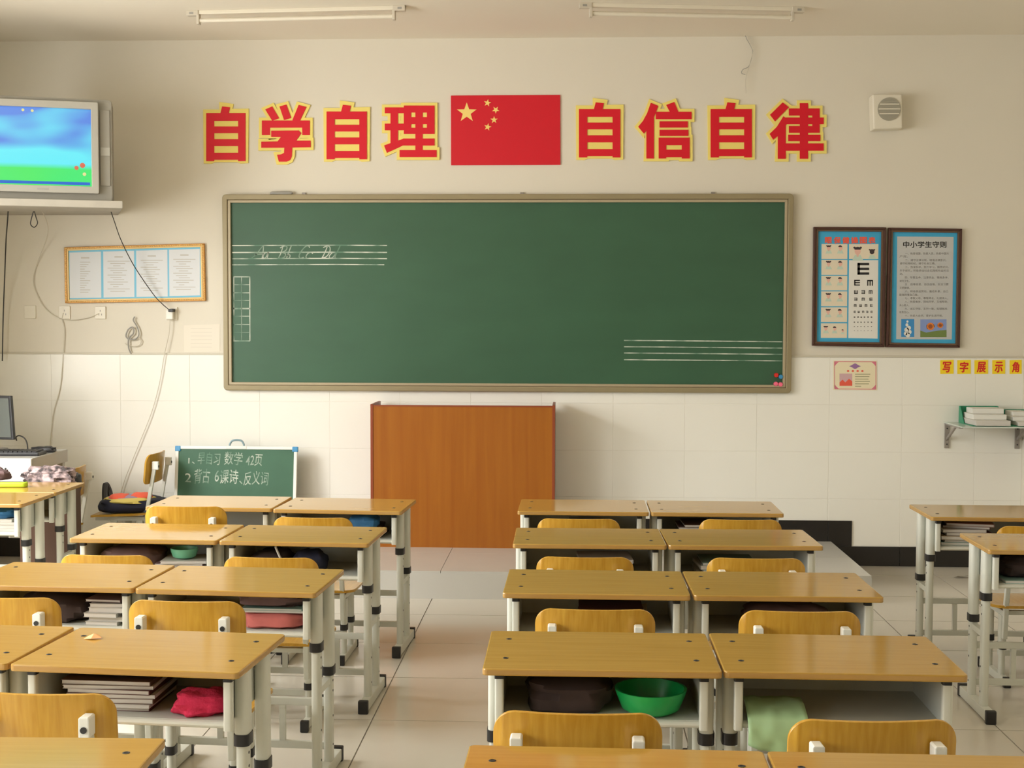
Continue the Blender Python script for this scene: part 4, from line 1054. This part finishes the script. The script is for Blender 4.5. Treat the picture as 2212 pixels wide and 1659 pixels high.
for v in mb.v: v.y += (v.z-0.07)*0.16; v.x -= (v.z-0.07)*0.17
obj('screen', mb, m_screen_off, mo)
obj('stand', MB().box(-0.03, 0.03, 0.0, 0.03, 0.01, 0.15).prism(rrect(-0.11, 0.11, -0.07, 0.09, 0.03), 0.0, 0.012), m_grey, mo, bevel=0.003)
P = [ony(x, y, 7.62) for x, y in ((36, 952), (35, 944), (42, 941), (52, 946), (58, 956), (60, 966))]
P[0].z = max(P[0].z, ctop+0.01); P[-1].z = ctop+0.004
tag(obj('monitor_cable', MB().tube(smooth_path(P, 4), 0.004, 6), m_cable_d, smooth=True), 'short black cable arching up beside the keyboard', 'cable')
o = obj('black_pouch', blob(0.15, 0.08, 0.035, 5, 0.15), m_dark, smooth=True); o.location = (cx1-0.075, 7.54, ctop)
tag(o, 'small black pouch at the right end of the computer table', 'pouch')
# floral cloth draped over something behind the far desks
p0 = ony(108, 1036, 7.02)
bs = thing('book_crate', 'dark brown crate behind far left desk under the floral cloth', 'crate', (p0.x, 7.02, 0))
obj('body', MB().box(-0.15, 0.15, -0.06, 0.06, 0, 0.64), m_brownc, bs, bevel=0.005)
mb = blob(0.265, 0.18, 0.095, 11, 0.2, 2.6, 40, 20)
o = obj('floral_cloth', mb, m_floral, smooth=True); o.location = (p0.x, 7.02, 0.64)
tag(o, 'crumpled pink and grey floral cloth heaped behind the far left desks', 'cloth')
p1 = ony(155, 1030, 7.28)
o = obj('dark_cap', blob(0.07, 0.09, 0.10, 4, 0.12), m_dark, smooth=True); o.location = (-2.812, 7.225, 0.575)
tag(o, 'small dark cap hung on the back of the chair by the computer table', 'cap')
# schoolbag on the chair by the wall
bx_, by_ = -2.72, 7.94
t = thing('schoolbag', 'navy schoolbag with orange and yellow patches lying on a chair by the wall', 'bag', (bx_, by_, 0.356), R(4)); t.scale = (1.0, 1.0, 0.68)
obj('bag_body', blob(0.40, 0.30, 0.125, 2, 0.10, 1.8, 36, 18, power=0.6), m_navy, t, smooth=True)
def cap(cx, cy, rx, ry, z0, h, seed):
    b_ = blob(rx*2, ry*2, h, seed, 0.12, 2.0, 24, 12, power=0.8)
    for v in b_.v: v.x += cx; v.y += cy; v.z += z0
    return b_
obj('yellow_patch', cap(-0.02, -0.02, 0.155, 0.125, 0.075, 0.062, 8), m_bagye, t, smooth=True)
obj('lilac_patch', cap(-0.02, -0.01, 0.13, 0.10, 0.088, 0.058, 18), m_bagli, t, smooth=True)
obj('orange_patch', cap(-0.075, -0.035, 0.062, 0.07, 0.098, 0.060, 9), m_bagor, t, smooth=True)
obj('orange_patch', cap(0.055, -0.015, 0.065, 0.07, 0.103, 0.064, 10), m_bagor, t, smooth=True)
obj('strap', MB().tube(smooth_path([(-0.19, 0.05, 0.05), (-0.205, 0.10, 0.16), (-0.205, 0.13, 0.22), (-0.185, 0.14, 0.14), (-0.17, 0.10, 0.06)], 5), 0.018, 8), m_dark, t, smooth=True)
obj('blue_side_pocket', cap(0.13, -0.07, 0.06, 0.07, 0.0, 0.06, 15), mat('slate_blue_cloth', (0.10, 0.14, 0.24, 1), 0.8, var=0.3), t, smooth=True)

# ---------------------------------------------------------------- small chalkboard on the dais
byy = 8.12
a = ony(381, 967, byy); b = ony(643, 967, byy)
zt2 = ony(510, 964, byy).z
hgt = zt2-DZ
wbd = b.x-a.x
t = thing('small_chalkboard', 'small green chalkboard with white frame and chalked notes, leaning below the notices', 'chalkboard', ((a.x+b.x)/2, byy-0.085, DZ))
lean = math.atan2(0.085, hgt)
hb = hgt/math.cos(lean)
T = bpy.data.objects.new
def lean_obj(name, mb, m, par=None, **k):
    for v in mb.v:
        y, z = v.y, v.z; v.y = y*math.cos(lean)+z*math.sin(lean); v.z = -y*math.sin(lean)+z*math.cos(lean)
    return obj(name, mb, m, par or t, **k)
hw2 = wbd/2
lean_obj('board', MB().box(-hw2+0.012, hw2-0.012, -0.008, 0.004, 0.015, hb-0.012), m_board2)
for s in (-1, 1):
    lean_obj('side_bar', MB().box(s*(hw2-0.010)-0.010, s*(hw2-0.010)+0.010, -0.014, 0.008, 0.02, hb-0.03), m_alu, bevel=0.003)
lean_obj('top_bar', MB().box(-hw2+0.03, hw2-0.03, -0.014, 0.008, hb-0.020, hb), m_alu, bevel=0.003)
lean_obj('bottom_bar', MB().box(-hw2+0.03, hw2-0.03, -0.014, 0.008, 0.0, 0.020), m_alu, bevel=0.003)
for s in (-1, 1):
    for z in (hb-0.034, 0.002): lean_obj('corner_cap', MB().box(s*(hw2-0.014)-0.018, s*(hw2-0.014)+0.018, -0.017, 0.010, z, z+0.034), m_blue, bevel=0.005)
hp = [(-0.045, -0.003, hb), (-0.045, -0.003, hb+0.012), (-0.030, -0.003, hb+0.034), (0.0, -0.003, hb+0.040), (0.030, -0.003, hb+0.034), (0.045, -0.003, hb+0.012), (0.045, -0.003, hb)]
lean_obj('handle', MB().tube(smooth_path(hp, 4), 0.0065, 8), mat('blue_grey_handle', (0.22, 0.32, 0.36, 1), 0.35), smooth=True)
lean_obj('handle_plate', MB().box(-0.065, 0.065, -0.017, -0.013, hb-0.018, hb+0.002), m_bracket, bevel=0.002)
def chalk_line(s, x0, x1, y0, y1, name, shear=0.0):
    mb = MB(); vs, fs = text_verts(s, 0.004, shear)
    ax, bx = min(v.x for v in vs), max(v.x for v in vs); ay, by = min(v.y for v in vs), max(v.y for v in vs)
    k = wbd/262.0                       # metres per photo pixel at the board
    out = []
    for v in vs:
        px = x0+(v.x-ax)/(bx-ax)*(x1-x0); py = y1-(v.y-ay)/(by-ay)*(y1-y0)
        py += 1.2*math.sin(px*0.11)
        out.append(((px-512)*k, -0.0088, hb-(py-963.5)*k))
    mb.add(out, fs)
    lean_obj(name, mb, m_chalk, normals=False)
chalk_line('1、', 409, 423, 988, 1001, 'chalk_writing')
chalk_line('早自习', 429, 478, 977, 1003, 'chalk_writing', 0.1); chalk_line('数学', 486, 526, 976, 1004, 'chalk_writing', 0.1); chalk_line('42页', 533, 569, 981, 1006, 'chalk_writing', 0.1)
chalk_line('2', 403, 416, 1021, 1040, 'chalk_writing'); chalk_line('背古', 423, 457, 1013, 1044, 'chalk_writing', 0.1); chalk_line('6', 467, 476, 1014, 1038, 'chalk_writing', 0.1)
chalk_line('课诗', 478, 518, 1014, 1044, 'chalk_writing', 0.1); chalk_line('、', 520, 527, 1036, 1043, 'chalk_writing'); chalk_line('反义词', 529, 583, 1017, 1046, 'chalk_writing', 0.1)

# ---------------------------------------------------------------- wall shelf at right
sl = wl(2038, 911); sz_ = sl.z
t = thing('wall_shelf', 'glass wall shelf on two steel brackets at the right edge', 'shelf', (sl.x, D-0.012, sz_))
sw = XR-0.01-sl.x
obj('shelf_board', MB().box(0, sw, -0.37, 0.0, -0.008, 0.0), m_glass, t, bevel=0.002)
for px in (2045.5, 2197.5):
    x = wl(px, 940, 0.02).x-sl.x
    br = obj('bracket', MB().box(x-0.014, x+0.014, -0.012, 0.0, -0.165, -0.010).box(x-0.012, x+0.012, -0.30, 0.0, -0.018, -0.008), m_bracketg, t, bevel=0.002)
    obj('bracket_brace', MB().add([(x-0.006, -0.006, -0.12), (x+0.006, -0.006, -0.12), (x+0.006, -0.20, -0.016), (x-0.006, -0.20, -0.016), (x-0.006, -0.006, -0.10), (x+0.006, -0.006, -0.10), (x+0.006, -0.17, -0.016), (x-0.006, -0.17, -0.016)],
        [(0, 1, 2, 3), (4, 5, 6, 7), (0, 1, 5, 4), (2, 3, 7, 6), (1, 2, 6, 5), (0, 3, 7, 4)]), m_bracketg, br)
    mb = MB()
    for z in (-0.04, -0.14): mb.cyl((x, -0.0145, z), (x, -0.011, z), 0.005, 10)
    obj('screws', mb, m_bolt, br)
def file_tray(x0, x1, h, label, lb2, n, seed):
    t = thing('file_tray', label, 'tray', ((x0+x1)/2, D-0.012-0.19, sz_), 0, 'green file trays on the wall shelf')
    hw = (x1-x0)/2
    obj('base', MB().box(-hw, hw, -0.14, 0.14, 0.0, 0.004), m_greenp, t)
    obj('back_wall', MB().box(-hw, hw, 0.136, 0.142, 0.004, h), m_greenp, t, bevel=0.002)
    for s in (-1, 1): obj('side_wall', MB().prism([(0.03, 0.004), (0.136, 0.004), (0.136, h), (0.115, h), (0.06, h*0.35)], s*(hw-0.002)-0.002, s*(hw-0.002)+0.002, 'x'), m_greenp, t)
    rr = random.Random(seed); z = 0.005
    for k in range(n):
        o = thing('paper_pile', lb2 % ('bottom', 'middle', 'top')[k], 'papers', t.location+Vector((rr.uniform(-0.012, 0.012), rr.uniform(-0.006, 0.0), z)), R(rr.uniform(-2, 2)), 'paper piles on the wall shelf')
        th = (h*0.97-0.006)/n
        obj('sheets', MB().box(-hw+0.02+0.006*k, hw-0.01-0.003*k, -0.165+0.07*k, 0.115, 0.0, th-0.001), (m_pages, m_paper, m_paper)[k], o, bevel=0.001, seg=1)
        obj('top_sheet', MB().add([(-hw+0.02+0.006*k, -0.165+0.07*k, th-0.0008), (hw-0.03-0.006*k, -0.168+0.07*k, th-0.0008), (hw-0.02-0.006*k, 0.11, th), (-hw+0.022+0.006*k, 0.11, th)], [(0, 1, 2, 3)]), m_paper, o)
        z += th
gx = wl(2145, 890, 0.2).x
file_tray(sl.x+0.075, sl.x+0.075+0.235, 0.105, 'green file tray heaped with white papers, left one on the wall shelf', 'white paper pile at %s of the left green file tray', 3, 1)
file_tray(sl.x+0.075+0.24, XR-0.012, 0.085, 'green file tray with white papers, right one against the corner', 'white paper pile at %s of the right green file tray', 3, 2)

# ---------------------------------------------------------------- things in and on the desks
def at(key, lx, ly, lz):
    o, a = DESKS[key]; c, s = math.cos(a), math.sin(a)
    return Vector((o.x+lx*c-ly*s, o.y+lx*s+ly*c, lz))
TF = 0.5407
def soft(name, key, lx, ly, lz, sx, sy, sz, m, label, cat, seed=1, amp=0.18, rz=0, power=0.75):
    o = obj(name, blob(sx, sy, sz, seed, amp, 2.2, 30, 16, power=power), m, smooth=True)
    o.location = at(key, lx, ly, lz); o.rotation_euler = (0, 0, DESKS[key][1]+R(rz))
    return tag(o, label, cat)
def make_book(wd, dp, th, cover):
    r = thing('book', 'x', 'book')
    obj('pages', MB().box(-wd/2+0.002, wd/2-0.003, -dp/2+0.002, dp/2-0.003, 0.0012, th-0.0012), m_pages, r)
    obj('cover', MB().box(-wd/2, wd/2, -dp/2, dp/2, 0, 0.0012).box(-wd/2, wd/2, -dp/2, dp/2, th-0.0012, th).box(wd/2-0.002, wd/2, -dp/2, dp/2, 0.0012, th-0.0012), cover, r)
    return r
ORD = ['bottom', 'second from bottom', 'third from bottom', 'fourth from bottom', 'fifth from bottom', 'sixth from bottom', 'seventh from bottom', 'eighth from bottom']
def pile(key, lx, ly, n, wd, dp, th, covers, where, group, z=TF, rz=0, seed=1, jit=0.012):
    rr = random.Random(seed); zz = z
    for k in range(n):
        h = th*rr.uniform(0.8, 1.25)
        b = make_book(wd*rr.uniform(0.92, 1.0), dp, h, covers[k % len(covers)])
        b.location = at(key, lx+rr.uniform(-jit, jit), ly+rr.uniform(-jit, jit)*0.6, zz)
        b.rotation_euler = (0, 0, DESKS[key][1]+R(rz+rr.uniform(-3, 3)))
        o_ = 'topmost' if k == n-1 else ORD[k]
        tag(b, '%s book %s of the pile %s' % ({id(m_maroon): 'maroon', id(m_brownc): 'brown', id(m_pages): 'off-white', id(m_tanc): 'tan', id(m_tealc): 'grey-green', id(m_rosec): 'dusty rose', id(m_mauve): 'dark mauve', id(m_lgrey): 'grey'}.get(id(covers[k % len(covers)]), 'pale'), o_, where), 'book', group)
        zz += h+0.0003
    return zz
pile('L4b', -0.09, 0.19, 7, 0.24, 0.19, 0.011, [m_maroon, m_pages, m_brownc, m_pages, m_maroon, m_pages, m_brownc], 'left of the hot pink hat', 'books under the paper scrap desk', rz=2, seed=3)
soft('scarf', 'L4b', -0.08, 0.20, TF+0.084, 0.24, 0.17, 0.028, m_darkcloth, 'dark brown scarf on the books beside the hot pink hat', 'scarf', 6)
mb = blob(0.145, 0.11, 0.062, 21, 0.2, 2.0, 34, 18, power=0.8)
for v in mb.v: v.z -= max(0, 0.035*(1-((v.x-0.02)/0.04)**2))*(1 if v.z < 0.02 else 0.0)*0
o = obj('knit_hat', mb, m_hot, smooth=True); o.location = at('L4b', 0.163, 0.115, TF); o.rotation_euler = (0, 0, R(8))
tag(o, 'folded hot pink fleece hat in the tray of the paper scrap desk', 'hat')
p = onz(200, 1379, 0.68)
o = obj('paper_scrap', MB().add([(-0.022, -0.010, 0), (0.002, -0.018, 0.003), (0.028, -0.006, 0.002), (0.012, 0.016, 0.006), (-0.014, 0.014, 0.004), (0.004, 0.0, 0.013)], [(0, 1, 5), (1, 2, 5), (2, 3, 5), (3, 4, 5), (4, 0, 5)]), mat('pale_orange_paper', rgb(240, 180, 125), 0.8))
o.location = (p.x, p.y, 0.6805); tag(o, 'crumpled pale orange paper scrap on a desktop at left', 'scrap')
soft('cloth_bag', 'L3b', 0.13, 0.17, TF, 0.22, 0.20, 0.052, m_coral, 'coral pink cloth bag filling the tray right of the third-row chair', 'bag', 2, 0.1, power=0.55)
zt_ = pile('L3b', 0.13, 0.16, 2, 0.22, 0.17, 0.006, [m_pages, m_tealc], 'on the coral pink bag', 'magazines on the coral pink bag', z=TF+0.053, seed=5)
soft('cloth_bag', 'L3b', 0.12, 0.19, zt_, 0.23, 0.20, 0.042, m_mauve, 'dark mauve cloth bag on the magazines above the coral bag', 'bag', 4, 0.12, power=0.6)
pile('L3b', -0.15, 0.19, 4, 0.16, 0.20, 0.012, [m_maroon, m_pages], 'behind the two-bracket chair', 'books behind the two-bracket chair', seed=8)
soft('cloth_bag', 'L3a', -0.02, 0.18, TF, 0.26, 0.22, 0.085, m_darkcloth, 'dark bag with a reddish side in the tray left of the grey books', 'bag', 9, 0.15, power=0.65)
zt_ = pile('L3a', 0.172, 0.16, 5, 0.12, 0.19, 0.0135, [m_lgrey, m_pages, m_lgrey, m_pages, m_lgrey], 'right of the reddish dark bag', 'grey books in the third-row left tray', seed=4)
pile('L3a', 0.168, 0.17, 1, 0.125, 0.17, 0.008, [m_mauve], 'lying above the grey books', 'dark book above the grey books', z=zt_+0.002, seed=6)
zt_ = pile('L2a', 0.12, 0.17, 4, 0.20, 0.16, 0.009, [m_lgrey, m_pages, m_mauve, m_pages], 'under the mint green bowl', 'magazines under the mint green bowl', rz=5, seed=12)
bwl = thing('bowl', 'mint green plastic bowl on magazines in a second-row tray', 'bowl', at('L2a', 0.12, 0.15, zt_+0.001))
obj('bowl_body', MB().lathe([(0.030, 0.0), (0.046, 0.008), (0.054, 0.030), (0.055, 0.042), (0.051, 0.042), (0.050, 0.030), (0.042, 0.011), (0.001, 0.006)], (0, 0, 0), 28), m_mintpl, bwl, smooth=True)
soft('cloth_bag', 'L2a', -0.10, 0.19, TF, 0.24, 0.20, 0.082, m_mauve, 'dark mauve bag in the tray left of the mint green bowl', 'bag', 13, 0.12, power=0.6)
soft('cloth_bag', 'L2b', 0.035, 0.13, TF, 0.13, 0.15, 0.085, m_navy, 'dark blue bag with a pale strap in a second-row tray', 'bag', 14, 0.12, power=0.65)
soft('cloth_bag', 'L2b', -0.13, 0.19, TF, 0.15, 0.20, 0.075, m_darkcloth, 'dark brown bag left of the dark blue bag', 'bag', 15, 0.15, power=0.65)
P = [at('L2b', x, y, z) for x, y, z in ((-0.085, 0.05, 0.652), (-0.070, 0.045, 0.62), (-0.050, 0.045, 0.58), (-0.035, 0.05, 0.546))]
tag(obj('bag_strap', MB().tube(smooth_path(P, 4), 0.005, 6), m_lgrey, smooth=True), 'pale strap hanging in the tray beside the dark blue bag', 'strap')
soft('cap', 'L1b', 0.10, 0.13, TF+0.045, 0.14, 0.13, 0.062, m_bluec, 'bright blue cap in the front desk tray beside the lectern', 'cap', 16, 0.12)
pile('L1b', 0.06, 0.18, 4, 0.24, 0.2, 0.011, [m_brownc, m_tanc, m_maroon], 'under the bright blue cap', 'books under the bright blue cap', seed=20)
pile('R1a', 0.02, 0.17, 6, 0.16, 0.2, 0.013, [m_pages, m_lgrey], 'in the front centre-left tray', 'books in the front centre-left tray', seed=21)
pile('R1b', -0.05, 0.18, 5, 0.22, 0.2, 0.013, [m_brownc, m_mauve], 'in the front centre-right tray', 'books in the front centre-right tray', seed=22)
pile('R2a', 0.06, 0.18, 5, 0.22, 0.2, 0.012, [m_tanc, m_pages, m_rosec], 'in the second centre-row left tray', 'books in the second centre-row left tray', seed=23)
pile('R2b', -0.06, 0.18, 4, 0.22, 0.2, 0.013, [m_pages, m_tealc], 'in the second centre-row right tray', 'books in the second centre-row right tray', seed=24)
pile('R3a', 0.06, 0.18, 5, 0.22, 0.2, 0.012, [m_maroon, m_pages], 'in the third centre-row left tray', 'books in the third centre-row left tray', seed=25)
soft('cloth_bag', 'R3b', 0.02, 0.18, TF, 0.28, 0.22, 0.08, m_mauve, 'dark mauve bag in the third centre-row right tray', 'bag', 26, 0.12, power=0.65)
bwl = thing('bowl', 'bright green plastic bowl beside the bottom centre chair', 'bowl', at('R4a', 0.13, 0.125, TF))
obj('bowl_body', MB().lathe([(0.055, 0.0), (0.075, 0.012), (0.090, 0.050), (0.093, 0.062), (0.087, 0.062), (0.082, 0.048), (0.070, 0.016), (0.001, 0.008)], (0, 0, 0), 32), m_grnpl, bwl, smooth=True)
soft('cloth_bag', 'R4a', -0.08, 0.19, TF, 0.22, 0.22, 0.085, m_darkcloth, 'dark bag left of the bright green bowl', 'bag', 27, 0.12, power=0.65)
mb = MB(); NX, NZ = 14, 16; vs = []
prof = [(0.16, TF+0.030), (0.10, TF+0.028), (0.05, TF+0.014), (0.030, TF-0.003), (0.024, TF-0.030), (0.024, TF-0.055)]
for j in range(NZ+1):
    f = j/NZ*(len(prof)-1); i0 = min(int(f), len(prof)-2); q = f-i0
    y = prof[i0][0]*(1-q)+prof[i0+1][0]*q; z = prof[i0][1]*(1-q)+prof[i0+1][1]*q
    for i in range(NX+1):
        u = i/NX; x = -0.235+0.15*u
        drop = (j/NZ)
        k = noise.noise(Vector((u*5, drop*4, 1.7)))*0.007
        vs.append((x, y+k-0.004, z-(0.045*u*drop if j > 8 else 0)+abs(k)))
mb.add(vs, [(j*(NX+1)+i, j*(NX+1)+i+1, (j+1)*(NX+1)+i+1, (j+1)*(NX+1)+i) for j in range(NZ) for i in range(NX)])
o = obj('plastic_bag', mb, m_palegrn, smooth=True); o.location = at('R4b', 0, 0, 0); o.rotation_euler = (0, 0, DESKS['R4b'][1])
sm = o.modifiers.new('thickness', 'SOLIDIFY'); sm.thickness = 0.0025; sm.offset = 1
tag(o, 'pale green plastic bag hanging from a tray at the bottom right', 'bag')
zt_ = pile('K1', -0.12, 0.17, 5, 0.21, 0.19, 0.013, [m_tealc, m_lgrey, m_tanc, m_maroon, m_pages], 'in the tray at the right wall', 'books in the tray at the right wall', seed=30)
pile('K1', -0.09, 0.19, 2, 0.22, 0.18, 0.014, [m_maroon, m_rosec], 'slanting at the right wall', 'slanting books at the right wall', z=zt_, rz=-12, seed=31)
soft('cloth_bag', 'K2', -0.06, 0.18, TF+0.012, 0.32, 0.20, 0.082, m_darkcloth, 'dark brown bag in the tray at the right photo edge', 'bag', 32, 0.15, power=0.6)
pile('K2', -0.08, 0.16, 1, 0.30, 0.2, 0.011, [m_tealc], 'lying under the dark brown bag', 'book under the dark brown bag', seed=33)
soft('cloth_bag', 'F1', 0.13, 0.17, TF+0.055, 0.20, 0.18, 0.055, m_bluec, 'blue cloth bundle in the far left tray', 'bundle', 34, 0.12)
pile('F1', 0.13, 0.16, 4, 0.21, 0.19, 0.013, [m_pages, m_paper], 'under the blue cloth bundle', 'books under the blue cloth bundle', seed=35)
p = onz(28, 1052, 0.68)
t = thing('pencil_case', 'lime green pencil case on the far left desk', 'pencil case', (p.x-0.02, p.y, 0.6802), R(3))
obj('case', MB().prism(rrect(-0.095, 0.095, -0.026, 0.026, 0.02, 4), 0.0, 0.026), m_lime, t, bevel=0.008, seg=3, smooth=True)
obj('zip', MB().box(-0.085, 0.085, -0.004, 0.004, 0.0255, 0.0275), m_dark, t)
o = obj('cloth_bundle', blob(0.14, 0.10, 0.06, 41, 0.2), m_mauve, smooth=True); pp = onz(4, 1036, 0.68); o.location = (pp.x-0.03, pp.y, 0.68)
tag(o, 'dark mauve cloth bundle at the left edge beside the lime pencil case', 'bundle')
p = onz(2078, 1248, 0.0)
o = obj('dry_leaf', MB().add([(-0.055, -0.012, 0.002), (-0.01, -0.022, 0.010), (0.05, 0.0, 0.016), (0.03, 0.016, 0.006), (-0.02, 0.012, 0.008)], [(0, 1, 4), (1, 2, 3, 4)]), mat('dry_leaf_brown', (0.12, 0.10, 0.06, 1), 0.8)); o.location = (p.x, p.y, 0.0005)
tag(o, 'small dry brown leaf on the floor behind the right-edge desks', 'leaf')
# pink bag hanging at the right wall
p = ony(2212, 1022, 7.95)
t = thing('hanging_bag', 'dusty pink bag hanging on the right wall at the photo edge', 'bag', (XR-0.002, 7.93, p.z-0.10))
obj('bag_body', MB().add(*(lambda b_: ([(v.x*0.35-0.022, v.y, v.z) for v in b_.v], b_.f))(blob(0.12, 0.16, 0.22, 44, 0.1))), mat('dusty_pink_cloth', rgb(176, 84, 100), 0.8), t, smooth=True)
obj('hook', MB().cyl((0, 0, 0.235), (-0.03, 0, 0.235), 0.004, 8), m_steelw, t)
obj('strap', MB().tube([(-0.022, -0.03, 0.19), (-0.024, 0.0, 0.24), (-0.022, 0.03, 0.19)], 0.005, 6), m_pinkp, t)
